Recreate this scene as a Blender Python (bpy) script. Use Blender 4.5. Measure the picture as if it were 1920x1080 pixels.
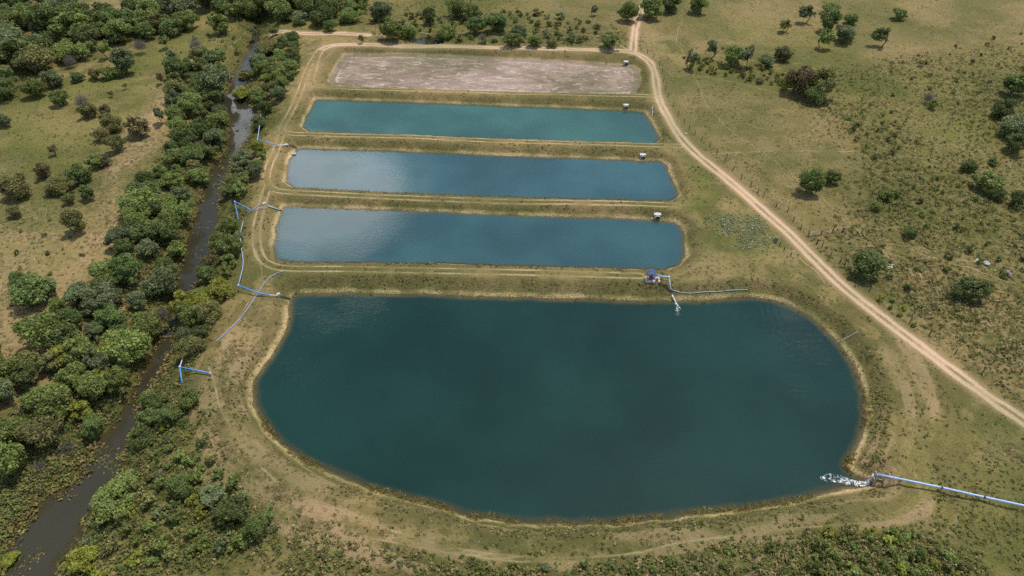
import bpy, math, random
import numpy as np
from mathutils import Vector

# ------------------------------------------------------------------ scene, camera, light
SC = bpy.context.scene
for o in list(bpy.data.objects):
    bpy.data.objects.remove(o)
COL = SC.collection
RNG = np.random.default_rng(7)
random.seed(7)

CAM_H = 90.0
PITCH = math.radians(41.0)
F_PX = 1280.0                       # focal length for a 1920 px wide frame (24 mm lens)
cam_d = bpy.data.cameras.new('camera')
cam_d.sensor_width = 36.0
cam_d.lens = 36.0 * F_PX / 1920.0
cam_d.clip_start = 0.5
cam_d.clip_end = 20000.0
cam = bpy.data.objects.new('camera', cam_d)
cam.location = (0, 0, CAM_H)
cam.rotation_euler = (math.pi / 2 - PITCH, 0, 0)
COL.objects.link(cam)
SC.camera = cam

SUN_TRAVEL = Vector((-0.24, -0.28, -1.0)).normalized()
to_sun = -SUN_TRAVEL
SUN_EL = math.asin(to_sun.z)
SUN_ROT = math.atan2(to_sun.x, to_sun.y)
W = bpy.data.worlds.new('World')
SC.world = W
W.use_nodes = True
nt = W.node_tree
nt.nodes.clear()
def wn(t, **k):
    n = nt.nodes.new(t)
    for a, b in k.items():
        setattr(n, a, b)
    return n
w_out = wn('ShaderNodeOutputWorld')
w_bg = wn('ShaderNodeBackground')
w_bg.inputs['Strength'].default_value = 0.13
w_sky = wn('ShaderNodeTexSky', sky_type='NISHITA', sun_disc=False)
w_sky.sun_elevation = SUN_EL
w_sky.sun_rotation = SUN_ROT
w_sky.air_density = 1.0
w_sky.dust_density = 1.0
# broken fair-weather cloud over the whole sky (the ponds mirror it)
w_tc = wn('ShaderNodeTexCoord')
w_sep = wn('ShaderNodeSeparateXYZ')
w_zz = wn('ShaderNodeMath', operation='MAXIMUM'); w_zz.inputs[1].default_value = 0.06
w_dx = wn('ShaderNodeMath', operation='DIVIDE')
w_dy = wn('ShaderNodeMath', operation='DIVIDE')
w_cmb = wn('ShaderNodeCombineXYZ')
w_n1 = wn('ShaderNodeTexNoise'); w_n1.inputs['Scale'].default_value = 1.25
w_n1.inputs['Detail'].default_value = 7; w_n1.inputs['Roughness'].default_value = 0.55
CLOUD_OFF = (3.5, -4.4, 0.0)
w_add = wn('ShaderNodeVectorMath', operation='ADD'); w_add.inputs[1].default_value = CLOUD_OFF
w_rmp = wn('ShaderNodeMapRange', interpolation_type='SMOOTHSTEP')
w_rmp.inputs['From Min'].default_value = 0.575; w_rmp.inputs['From Max'].default_value = 0.635
w_mix = wn('ShaderNodeMix', data_type='RGBA')
w_mix.inputs['B'].default_value = (24.0, 24.0, 24.4, 1)
L = nt.links.new
L(w_tc.outputs['Generated'], w_sep.inputs[0])
L(w_sep.outputs['Z'], w_zz.inputs[0])
L(w_sep.outputs['X'], w_dx.inputs[0]); L(w_zz.outputs[0], w_dx.inputs[1])
L(w_sep.outputs['Y'], w_dy.inputs[0]); L(w_zz.outputs[0], w_dy.inputs[1])
L(w_dx.outputs[0], w_cmb.inputs['X']); L(w_dy.outputs[0], w_cmb.inputs['Y'])
L(w_cmb.outputs[0], w_add.inputs[0])
L(w_add.outputs[0], w_n1.inputs['Vector'])
L(w_n1.outputs['Fac'], w_rmp.inputs['Value'])
L(w_rmp.outputs['Result'], w_mix.inputs['Factor'])
L(w_sky.outputs['Color'], w_mix.inputs['A'])
L(w_mix.outputs['Result'], w_bg.inputs['Color'])
L(w_bg.outputs[0], w_out.inputs['Surface'])

sun_d = bpy.data.lights.new('sun', 'SUN')
sun_d.energy = 3.3
sun_d.angle = math.radians(0.5)
sun_d.color = (1.0, 0.955, 0.88)
sun = bpy.data.objects.new('sun', sun_d)
sun.rotation_euler = SUN_TRAVEL.to_track_quat('-Z', 'Y').to_euler()
sun.location = (0, 0, 200)
COL.objects.link(sun)

SC.view_settings.view_transform = 'Standard'
SC.view_settings.look = 'None'
SC.view_settings.exposure = 0.32
SC.view_settings.gamma = 1.0
SC.cycles.use_denoising = False
SC.cycles.sample_clamp_direct = 2.5
SC.cycles.sample_clamp_indirect = 3.0
SC.cycles.max_bounces = 6
SC.cycles.diffuse_bounces = 3
SC.cycles.glossy_bounces = 2
SC.cycles.transparent_max_bounces = 8

# ------------------------------------------------------------------ pixel -> place
SP, CP = math.sin(PITCH), math.cos(PITCH)
def U(px, py, z=0.0):
    """Point of the plane at height z seen at photograph pixel (px, py)."""
    px = np.asarray(px, float); py = np.asarray(py, float)
    u = (px - 960.0) / F_PX
    v = (py - 540.0) / F_PX
    dy = CP - v * SP
    dz = -(SP + v * CP)
    t = (z - CAM_H) / dz
    return np.stack([u * t, dy * t], -1)
def UP(pts, z=0.0):
    a = np.array(pts, float)
    return U(a[:, 0], a[:, 1], z)
def PX(x, y, z):
    """Photograph pixel of a place."""
    dz = z - CAM_H
    dep = y * CP - dz * SP
    upv = y * SP + dz * CP
    return 960 + F_PX * x / dep, 540 - F_PX * upv / dep

def spline(p, n=6, closed=False):
    p = np.asarray(p, float)
    m = len(p)
    out = []
    for i in range(m if closed else m - 1):
        if closed:
            a, b, c, d = p[(i - 1) % m], p[i], p[(i + 1) % m], p[(i + 2) % m]
        else:
            a, b, c, d = p[max(i - 1, 0)], p[i], p[i + 1], p[min(i + 2, m - 1)]
        for k in range(n):
            t = k / n
            out.append(0.5 * ((2 * b) + (c - a) * t + (2 * a - 5 * b + 4 * c - d) * t * t + (3 * b - a - 3 * c + d) * t ** 3))
    if not closed:
        out.append(p[-1])
    return np.array(out)

# ------------------------------------------------------------------ traced layout
POND_LEVEL, BIG_LEVEL, BED_LEVEL, CREEK_LEVEL = -1.7, -2.2, -1.9, -3.6
BANK = 0.72
def pond_poly(far, right, near, left, level, smooth=True):
    run = -level / BANK
    f = UP(far, level)
    r = UP(right, level)
    nr = UP(near, 0.0); nr[:, 1] += run
    l = UP(left, level)
    return np.concatenate([f, r, nr, l])
P1 = pond_poly([(647, 104), (760, 103), (900, 109), (1050, 116), (1185, 125)], [(1196, 132), (1198, 160)],
               [(1190, 176), (1050, 174), (900, 170), (760, 165), (622, 161)], [(618, 150), (630, 128)], BED_LEVEL)
P2 = pond_poly([(592, 186), (750, 191), (900, 197), (1050, 202), (1190, 208)], [(1208, 211), (1222, 229), (1233, 250), (1239, 262)],
               [(1232, 268), (1050, 263), (900, 258), (750, 252), (575, 246)], [(566, 238), (576, 215)], POND_LEVEL)
P3 = pond_poly([(558, 278), (700, 282), (850, 288), (1000, 294), (1150, 299), (1236, 303)], [(1250, 310), (1259, 332), (1269, 357), (1273, 368)],
               [(1262, 377), (1100, 374), (900, 368), (700, 360), (548, 352)], [(535, 342), (538, 312), (547, 290)], POND_LEVEL)
P4 = pond_poly([(532, 387), (700, 393), (850, 399), (1000, 405), (1150, 409), (1264, 416)], [(1278, 426), (1284, 455), (1284, 480), (1272, 498)],
               [(1250, 508), (1100, 504), (950, 500), (800, 496), (640, 494), (540, 494)], [(516, 486), (512, 465), (516, 435), (522, 405)], POND_LEVEL)
BIG = spline(UP([(545, 558), (562, 551), (640, 549), (800, 551), (950, 556), (1100, 560), (1200, 563), (1260, 564), (1320, 562), (1380, 557),
      (1430, 559), (1480, 572), (1530, 600), (1575, 645), (1605, 690), (1622, 740), (1626, 775), (1618, 820), (1600, 855), (1588, 876), (1608, 890), (1628, 897),
      (1629, 911), (1592, 919), (1545, 925), (1500, 937), (1420, 952), (1300, 967), (1200, 978), (1100, 984), (1000, 984), (940, 979), (880, 968), (800, 945), (720, 925),
      (660, 905), (600, 880), (545, 848), (505, 810), (480, 770), (472, 735), (482, 705), (510, 665), (530, 630), (540, 600), (541, 575)], BIG_LEVEL), 3, True)
creek_rows = [(1210, -160, -20), (1130, -70, 60), (1080, -10, 98), (1040, 2, 128), (1000, 22, 158), (950, 58, 178), (900, 138, 214), (850, 166, 240), (800, 205, 262), (750, 236, 274),
              (700, 262, 308), (650, 290, 328), (600, 302, 334), (550, 318, 364), (500, 335, 392), (450, 350, 403), (400, 366, 411), (350, 380, 418), (310, 402, 436),
              (280, 422, 452), (250, 430, 472), (215, 420, 482), (185, 420, 460), (150, 438, 470), (120, 452, 480), (98, 462, 486), (70, 470, 486), (40, 480, 492)]
CREEK = np.concatenate([spline(UP([(l, y) for y, l, r in creek_rows], CREEK_LEVEL), 2), spline(UP([(r, y) for y, l, r in creek_rows], CREEK_LEVEL), 2)[::-1]])
POOL_LEVEL = -1.2
POOL = spline(UP([(772, 79), (790, 71), (815, 70), (838, 76), (832, 83), (800, 84)], POOL_LEVEL), 3, True)

ROADS = [[(1990, 845), (1920, 790), (1850, 742), (1780, 690), (1720, 645), (1650, 592), (1590, 545), (1550, 508), (1510, 468), (1480, 438), (1440, 403), (1400, 366), (1360, 332),
          (1320, 300), (1290, 273), (1268, 245), (1250, 215), (1237, 190), (1231, 165), (1228, 140), (1220, 120), (1205, 107), (1185, 99), (1150, 95.5), (1050, 92), (900, 88),
          (760, 85.5), (680, 84), (630, 84), (606, 91)],
         [(1187, 98), (1188, 80), (1190, 60), (1194, 42), (1202, 22), (1215, -10), (1240, -50)],
         [(512, 56), (545, 60), (590, 63), (640, 62), (690, 66)]]
TRACKS = [[(604, 92), (596, 105), (590, 125), (584, 145), (587, 155), (602, 162), (700, 166), (900, 172), (1100, 177), (1232, 181)],
          [(600, 92), (577, 130), (560, 180), (542, 215), (528, 240), (545, 249), (600, 251), (750, 256), (900, 262), (1100, 268), (1275, 273)],
          [(530, 244), (516, 285), (505, 310), (500, 338), (515, 356), (560, 361), (700, 367), (900, 375), (1100, 380), (1270, 384)],
          [(502, 350), (490, 390), (481, 430), (484, 470), (503, 494), (540, 503), (640, 504), (800, 507), (1000, 511), (1200, 517)]]
PATHS = [[(1262, 522), (1310, 500), (1370, 490), (1440, 482), (1490, 470)],
         [(392, 690), (403, 720), (411, 760), (430, 800), (470, 855), (520, 905)],
         [(735, 995), (840, 1025), (973, 1043), (1107, 1045), (1200, 1036), (1280, 1017), (1430, 1000), (1560, 985), (1700, 978)],
         [(1290, 140), (1350, 148), (1420, 164), (1470, 178)], [(1340, 288), (1450, 284), (1602, 284)],
         [(420, 640), (470, 560), (492, 520), (480, 470)], [(700, 1010), (840, 1036), (970, 1053), (1110, 1055)],
         [(1480, 470), (1530, 510), (1545, 530)],
         [(1500, 459), (1560, 453), (1630, 453), (1700, 462), (1760, 477), (1830, 497), (1925, 530), (2000, 556)],
         [(1500, 465), (1560, 460), (1630, 461), (1700, 472), (1760, 488), (1830, 508), (1925, 542), (2000, 568)], [(560, 700), (500, 770), (520, 830), (600, 890)]]

# ------------------------------------------------------------------ the ground grid
def axis(segs):
    v = [segs[0][0]]
    for a, b, h in segs:
        n = max(1, int(round((b - a) / h)))
        v += list(a + (b - a) * (np.arange(n) + 1) / n)
    return np.array(v)
far_l = -np.geomspace(5000, 230, 22)
far_r = np.geomspace(230, 5000, 22)
GX = np.concatenate([far_l[:-1], axis([(-230, -112, 1.0), (-112, 112, 0.45), (112, 230, 1.0)]), far_r[1:]])
GY = np.concatenate([-np.geomspace(1500, 20, 14)[:-1], axis([(-20, 36, 2.0), (36, 205, 0.42), (205, 320, 0.9)]), np.geomspace(320, 8000, 26)[1:]])
NX, NY = len(GX), len(GY)
XX, YY = np.meshgrid(GX, GY)        # [NY, NX]

def vnoise(x, y, s, seed):
    r = np.random.default_rng(seed).random((256, 256)).astype(np.float32)
    u = x / s; v = y / s
    iu = np.floor(u).astype(int); iv = np.floor(v).astype(int)
    fu = u - iu; fv = v - iv
    fu = fu * fu * (3 - 2 * fu); fv = fv * fv * (3 - 2 * fv)
    a = r[iv & 255, iu & 255]; b = r[iv & 255, (iu + 1) & 255]
    c = r[(iv + 1) & 255, iu & 255]; d = r[(iv + 1) & 255, (iu + 1) & 255]
    return (a * (1 - fu) + b * fu) * (1 - fv) + (c * (1 - fu) + d * fu) * fv
def fbm(x, y, s, seed, octv=4):
    t = 0; amp = 1; tot = 0
    for k in range(octv):
        t = t + amp * vnoise(x, y, s / 2 ** k, seed + k * 17); tot += amp; amp *= 0.55
    return t / tot

def line_dist(lines, margin):
    """Signed distance to the nearest of several polylines (sign: side of the line)."""
    D = np.full((NY, NX), 99.0)
    for ln in lines:
        for a, b in zip(ln[:-1], ln[1:]):
            i0, i1 = np.searchsorted(GX, [min(a[0], b[0]) - margin, max(a[0], b[0]) + margin])
            j0, j1 = np.searchsorted(GY, [min(a[1], b[1]) - margin, max(a[1], b[1]) + margin])
            if i1 <= i0 or j1 <= j0:
                continue
            x = XX[j0:j1, i0:i1] - a[0]; y = YY[j0:j1, i0:i1] - a[1]
            e = b - a; ll = e @ e + 1e-9
            t = np.clip((x * e[0] + y * e[1]) / ll, 0, 1)
            d = np.hypot(x - t * e[0], y - t * e[1])
            s = np.where(e[0] * y - e[1] * x >= 0, 1.0, -1.0)
            w = D[j0:j1, i0:i1]
            m = d < np.abs(w)
            w[m] = (d * s)[m]
    return D
def inside(poly):
    c = np.zeros((NY, NX), bool)
    x0, y0 = poly.min(0); x1, y1 = poly.max(0)
    i0, i1 = np.searchsorted(GX, [x0, x1]); j0, j1 = np.searchsorted(GY, [y0, y1])
    X = XX[j0:j1, i0:i1]; Y = YY[j0:j1, i0:i1]; r = np.zeros(X.shape, bool)
    for a, b in zip(poly, np.roll(poly, -1, 0)):
        if a[1] == b[1]:
            continue
        r ^= ((a[1] > Y) != (b[1] > Y)) & (X < (b[0] - a[0]) * (Y - a[1]) / (b[1] - a[1]) + a[0])
    c[j0:j1, i0:i1] = r
    return c
def poly_sd(poly, margin):
    """Signed distance to a polygon, negative inside."""
    d = np.abs(line_dist([np.vstack([poly, poly[:1]])], margin))
    return np.where(inside(poly), -d, d)
def smin(a, b, k=0.35):
    h = np.clip(0.5 + 0.5 * (b - a) / k, 0, 1)
    return b * (1 - h) + a * h - k * h * (1 - h)
def sstep(x, a, b):
    t = np.clip((x - a) / (b - a), 0, 1)
    return t * t * (3 - 2 * t)

wob = (fbm(XX, YY, 3.0, 5, 3) - 0.5) * 1.6
wob2 = (fbm(XX, YY, 1.3, 55, 2) - 0.5) * 0.7
SD = {}
for nm, pl, mg in (('P1', P1, 14), ('P2', P2, 14), ('P3', P3, 14), ('P4', P4, 14), ('BIG', BIG, 30), ('CREEK', CREEK, 40), ('POOL', POOL, 10)):
    SD[nm] = poly_sd(pl, mg)
SDr = {}
for k in SD:
    amp = {'P1': 0.5, 'P2': 0.45, 'P3': 0.45, 'P4': 0.45, 'BIG': 0.55, 'CREEK': 1.5, 'POOL': 1.2}[k]
    SDr[k] = SD[k] + amp * wob + 0.5 * amp * wob2
cx_line = spline(UP([((l + r) / 2, y) for y, l, r in creek_rows], CREEK_LEVEL), 2)
# land left of the creek lies a little lower
ylim = np.clip(YY, cx_line[:, 1].min(), cx_line[:, 1].max())
order = np.argsort(cx_line[:, 1])
creek_x = np.interp(ylim, cx_line[order, 1], cx_line[order, 0])
left_side = sstep(creek_x - XX, -2, 10)
land = -1.0 * left_side + (fbm(XX, YY, 24, 11, 3) - 0.5) * 0.7 * sstep(np.abs(SD['BIG']), 8, 25)
land = land + (fbm(XX, YY, 500, 77, 3) - 0.5) * 30 * sstep(np.hypot(XX, YY - 130), 330, 1500)
rough = (fbm(XX, YY, 1.5, 21, 3) - 0.5) * 0.28
Z = land.copy()
rd = line_dist([spline(UP(r), 4) for r in ROADS], 12)
td = line_dist([spline(UP(r), 4) for r in TRACKS], 8)
pd = line_dist([spline(UP(r), 4) for r in PATHS], 6)
onroad = np.maximum(1 - sstep(np.abs(rd), 1.2, 2.6), 1 - sstep(np.abs(td), 1.0, 2.0))
Z = Z + rough * (1 - 0.85 * onroad)
Z = smin(Z, CREEK_LEVEL + 0.42 * np.maximum(SDr['CREEK'], -3.5), 0.8)
for k, lv, sl in (('P1', BED_LEVEL, BANK), ('P2', POND_LEVEL, BANK), ('P3', POND_LEVEL, BANK), ('P4', POND_LEVEL, BANK), ('BIG', BIG_LEVEL, BANK), ('POOL', POOL_LEVEL, 0.5)):
    s = SDr[k]
    floor = 0.04 if k == 'P1' else 1.7
    surf = lv + np.where(s > 0, sl * s + rough * 0.6 * sstep(s, 0, 1), np.maximum((0.5 if k == 'P1' else 0.85) * s, -floor))
    if k == 'P1':
        surf = surf + np.where(s < 0, (fbm(XX, YY, 3.2, 91, 4) - 0.5) * 0.22, 0)
    Z = smin(Z, surf, 0.3)
# wheel ruts
rut = np.exp(-((np.abs(rd) - 0.85) / 0.35) ** 2) * 0.08 + np.exp(-((np.abs(td) - 0.8) / 0.3) ** 2) * 0.06
Z = Z - rut

def samp(F, x, y):
    x = np.asarray(x, float); y = np.asarray(y, float)
    i = np.clip(np.searchsorted(GX, x) - 1, 0, NX - 2); j = np.clip(np.searchsorted(GY, y) - 1, 0, NY - 2)
    fx = np.clip((x - GX[i]) / (GX[i + 1] - GX[i]), 0, 1); fy = np.clip((y - GY[j]) / (GY[j + 1] - GY[j]), 0, 1)
    return (F[j, i] * (1 - fx) + F[j, i + 1] * fx) * (1 - fy) + (F[j + 1, i] * (1 - fx) + F[j + 1, i + 1] * fx) * fy
def G(px, py, up=0.0):
    """Ground point below the thing seen at the pixel at a height `up` above ground."""
    z = up
    for _ in range(12):
        p = U(px, py, z)
        z = 0.4 * z + 0.6 * (float(samp(Z, p[0], p[1])) + up)
    p = U(px, py, z)
    return Vector((float(p[0]), float(p[1]), float(samp(Z, p[0], p[1]))))

# ---- ground cover regions (traced outlines laid on the land, soft edges)
def region(pts, soft=5.0, z=0.0, warp=1.0):
    s = poly_sd(spline(UP(pts, z), 3, True), soft * 2 + 6)
    return 1 - sstep(s + warp * wob * 2.2, -soft, soft)
def paint(*ms):
    r = np.zeros((NY, NX))
    for m in ms:
        r = np.maximum(r, m)
    return r
pasture = region([(1245, 118), (1300, 142), (1420, 165), (1500, 200), (1560, 240), (1608, 285), (1600, 340), (1590, 385), (1560, 420), (1510, 425), (1450, 380), (1380, 325), (1310, 265), (1265, 215), (1245, 170)], 4)
hill = region([(960, -40), (1100, -60), (1960, -60), (1960, 90), (1760, 120), (1640, 110), (1560, 120), (1480, 90), (1300, 75), (1220, 60), (1080, 50), (980, 40)], 8)
lush = paint(region([(0, 190), (80, 170), (200, 130), (330, 70), (420, 70), (330, 110), (200, 170), (90, 200), (0, 240)], 5, -1),
             0.9 * region([(0, 220), (110, 235), (160, 290), (110, 330), (0, 340)], 7, -1),
             0.6 * region([(0, 200), (200, 160), (300, 150), (270, 210), (160, 300), (110, 420), (130, 480), (60, 500), (0, 480)], 6, -1),
             0.5 * region([(1230, 20), (1560, 60), (1700, 130), (1920, 100), (1920, 500), (1700, 420), (1620, 250), (1450, 100)], 10),
             1.35 * region([(1570, 150), (1620, 145), (1660, 165), (1620, 185), (1560, 175)], 4),
             1.35 * region([(1770, 230), (1860, 205), (1880, 240), (1870, 270), (1780, 265)], 4),
             0.8 * region([(1310, 120), (1400, 130), (1500, 160), (1480, 175), (1380, 150), (1300, 140)], 4),
             0.8 * region([(1270, 285), (1320, 300), (1345, 350), (1320, 400), (1290, 390), (1290, 330)], 3),
             0.7 * region([(1330, 400), (1440, 410), (1470, 450), (1420, 475), (1330, 460)], 3),
             0.95 * region([(1380, 530), (1460, 545), (1560, 590), (1620, 660), (1660, 760), (1650, 870), (1615, 860), (1632, 770), (1600, 670), (1530, 585), (1450, 555)], 2.5),
             0.6 * region([(1180, 110), (1222, 120), (1228, 170), (1200, 178)], 2),
             0.75 * region([(1720, 780), (1920, 840), (1920, 1080), (1250, 1080), (1420, 1000), (1640, 950)], 6),
             0.6 * region([(140, 1080), (330, 890), (430, 930), (560, 1010), (520, 1080)], 5, -1.5),
             0.5 * region([(380, 0), (960, 0), (980, 78), (700, 60), (480, 60), (400, 90)], 8))
bare = paint(region([(310, 165), (325, 190), (300, 270), (240, 330), (235, 400), (180, 470), (140, 530), (100, 540), (150, 470), (175, 400), (200, 330), (230, 260), (285, 200)], 4, -1),
             0.75 * region([(0, 520), (60, 500), (110, 560), (60, 630), (0, 660)], 5, -1),
             0.6 * region([(0, 300), (100, 380), (170, 400), (120, 470), (0, 470)], 8, -1),
             1.0 * region([(400, 690), (440, 640), (470, 690), (440, 760), (480, 860), (560, 930), (680, 985), (760, 1010), (700, 1030), (560, 980), (440, 900), (385, 800), (370, 740)], 3),
             0.6 * region([(440, 620), (480, 560), (530, 580), (510, 650), (470, 690), (430, 680)], 3),
             0.65 * region([(1850, 820), (1910, 830), (1905, 870), (1840, 860)], 2.5),
             0.45 * region([(1560, 990), (1700, 970), (1760, 1000), (1640, 1020)], 3),
             0.7 * region([(590, 85), (640, 84), (612, 120), (590, 165), (560, 215), (520, 260), (505, 300), (530, 240), (560, 170)], 2),
             0.5 * region([(480, 390), (500, 390), (500, 480), (475, 490), (462, 440)], 2),
             0.55 * region([(1260, 500), (1330, 490), (1380, 505), (1330, 530), (1270, 535)], 2.5),
             0.5 * region([(180, 0), (260, 0), (240, 20), (140, 22)], 4, -1),
             0.8 * region([(430, 165), (470, 70), (510, 75), (480, 120)], 4, -1),
             0.5 * region([(1210, 40), (1240, 60), (1220, 95), (1205, 90)], 2))
scrub = paint(region([(1620, 120), (1960, 100), (1960, 560), (1960, 790), (1800, 650), (1660, 540), (1540, 450), (1600, 400), (1610, 290), (1560, 230), (1500, 190), (1560, 150)], 6),
              0.8 * region([(560, 1000), (700, 1040), (840, 1060), (1000, 1065), (1200, 1060), (1400, 1020), (1600, 1010), (1760, 1040), (1760, 1120), (540, 1120)], 4),
              0.7 * region([(700, 0), (960, 0), (1000, 40), (1180, 60), (1180, 92), (960, 85), (700, 78)], 6))
clear = np.minimum.reduce([sstep(SDr[k], 0.8, 3.0) for k in ('P1', 'P2', 'P3', 'P4', 'BIG', 'CREEK', 'POOL')]) * (1 - onroad) * (1 - sstep(np.hypot(XX, YY - 130), 330, 400))
tuss = np.maximum(fbm(XX, YY, 1.9, 401, 3) - 0.46, 0) * 2.0
Z = Z + clear * tuss * (0.24 + 0.72 * scrub + 0.30 * left_side * (1 - lush) + 0.1 * lush)
bank_dark = np.zeros((NY, NX))
for k, lv in (('P2', POND_LEVEL), ('P3', POND_LEVEL), ('P4', POND_LEVEL), ('BIG', BIG_LEVEL), ('P1', BED_LEVEL)):
    bank_dark = np.maximum(bank_dark, sstep(SDr[k], 0.9, 1.4) * (1 - sstep(SDr[k], 2.4, 4.0)))
shore = np.minimum.reduce([np.abs(SDr[k]) if False else np.where(SDr[k] > -0.2, SDr[k], -SDr[k] * 0.6) for k in ('P1', 'P2', 'P3', 'P4', 'BIG')])
bed = 1 - sstep(SDr['P1'], -0.1, 0.7)
creek_b = SDr['CREEK']
theta = np.arctan2(YY - 75, XX)
band = fbm(SD['BIG'] + 0.35 * wob, theta * 9.0, 1.5, 331, 2) * (1 - sstep(SD['BIG'], 11, 15)) * sstep(SD['BIG'], 0.8, 1.6) * (1 - sstep(YY, 86, 104))
under = np.maximum.reduce([1 - sstep(SDr[k], -1.0, 0.0) for k in ('P2', 'P3', 'P4', 'BIG', 'POOL', 'CREEK')])
FIELDS = {'pasture': np.maximum(pasture, hill * 0.85), 'lush': lush, 'bare': bare, 'scrub': scrub, 'bank': bank_dark, 'bed': bed, 'road_d': np.clip(rd, -9, 9), 'track_d': np.clip(td, -9, 9),
          'n_big': fbm(XX, YY, 22, 301, 4), 'n_mid': fbm(XX, YY, 4.2, 311, 4),
          'path_d': np.clip(pd, -9, 9), 'shore_d': np.clip(shore, 0, 9), 'band': band, 'bed_d': np.clip(SDr['P1'], -9, 3), 'creek_d': np.clip(creek_b, -3, 12), 'under': under}

# ------------------------------------------------------------------ materials
def mat(name):
    m = bpy.data.materials.new(name)
    m.use_nodes = True
    m.node_tree.nodes.clear()
    return m
class NB:
    """Small node-graph builder."""
    def __init__(self, m):
        self.t = m.node_tree
    def n(self, typ, **k):
        nd = self.t.nodes.new(typ)
        for a, b in k.items():
            setattr(nd, a, b)
        return nd
    def put(self, s, v):
        if isinstance(v, bpy.types.NodeSocket):
            self.t.links.new(v, s)
        elif v is not None:
            if isinstance(v, tuple) and len(v) == 3 and s.type == 'RGBA':
                v = v + (1,)
            s.default_value = v
    def math(self, op, a, b=None, c=None, clamp=False):
        nd = self.n('ShaderNodeMath', operation=op, use_clamp=clamp)
        for s, v in zip(nd.inputs, (a, b, c)):
            self.put(s, v)
        return nd.outputs[0]
    def attr(self, name):
        return self.n('ShaderNodeAttribute', attribute_name=name).outputs['Fac']
    def noise(self, scale, detail=3, rough=0.55, vec=None, dist=0.0):
        nd = self.n('ShaderNodeTexNoise')
        nd.inputs['Scale'].default_value = scale; nd.inputs['Detail'].default_value = detail
        nd.inputs['Roughness'].default_value = rough; nd.inputs['Distortion'].default_value = dist
        if vec is not None:
            self.put(nd.inputs['Vector'], vec)
        return nd.outputs['Fac']
    def ramp(self, v, a, b, lo=0.0, hi=1.0):
        nd = self.n('ShaderNodeMapRange', interpolation_type='SMOOTHSTEP')
        self.put(nd.inputs['Value'], v)
        nd.inputs['From Min'].default_value = a; nd.inputs['From Max'].default_value = b
        nd.inputs['To Min'].default_value = lo; nd.inputs['To Max'].default_value = hi
        return nd.outputs['Result']
    def mix(self, f, a, b, mode='MIX'):
        nd = self.n('ShaderNodeMix', data_type='RGBA', blend_type=mode)
        self.put(nd.inputs['Factor'], f); self.put(nd.inputs['A'], a); self.put(nd.inputs['B'], b)
        return nd.outputs['Result']
    def pos(self):
        return self.n('ShaderNodeNewGeometry').outputs['Position']
    def vmul(self, v, s):
        nd = self.n('ShaderNodeVectorMath', operation='MULTIPLY')
        self.put(nd.inputs[0], v); nd.inputs[1].default_value = s
        return nd.outputs[0]
    def bump(self, h, strength, dist=0.1):
        nd = self.n('ShaderNodeBump')
        nd.inputs['Strength'].default_value = strength; nd.inputs['Distance'].default_value = dist
        self.put(nd.inputs['Height'], h)
        return nd.outputs['Normal']
    def bsdf(self, color, rough=0.8, spec=0.3, normal=None, metal=0.0):
        p = self.n('ShaderNodeBsdfPrincipled')
        self.put(p.inputs['Base Color'], color); self.put(p.inputs['Roughness'], rough)
        p.inputs['Specular IOR Level'].default_value = spec; p.inputs['Metallic'].default_value = metal
        if normal is not None:
            self.put(p.inputs['Normal'], normal)
        return p.outputs[0]
    def out(self, s):
        o = self.n('ShaderNodeOutputMaterial')
        self.t.links.new(s, o.inputs['Surface'])

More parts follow.
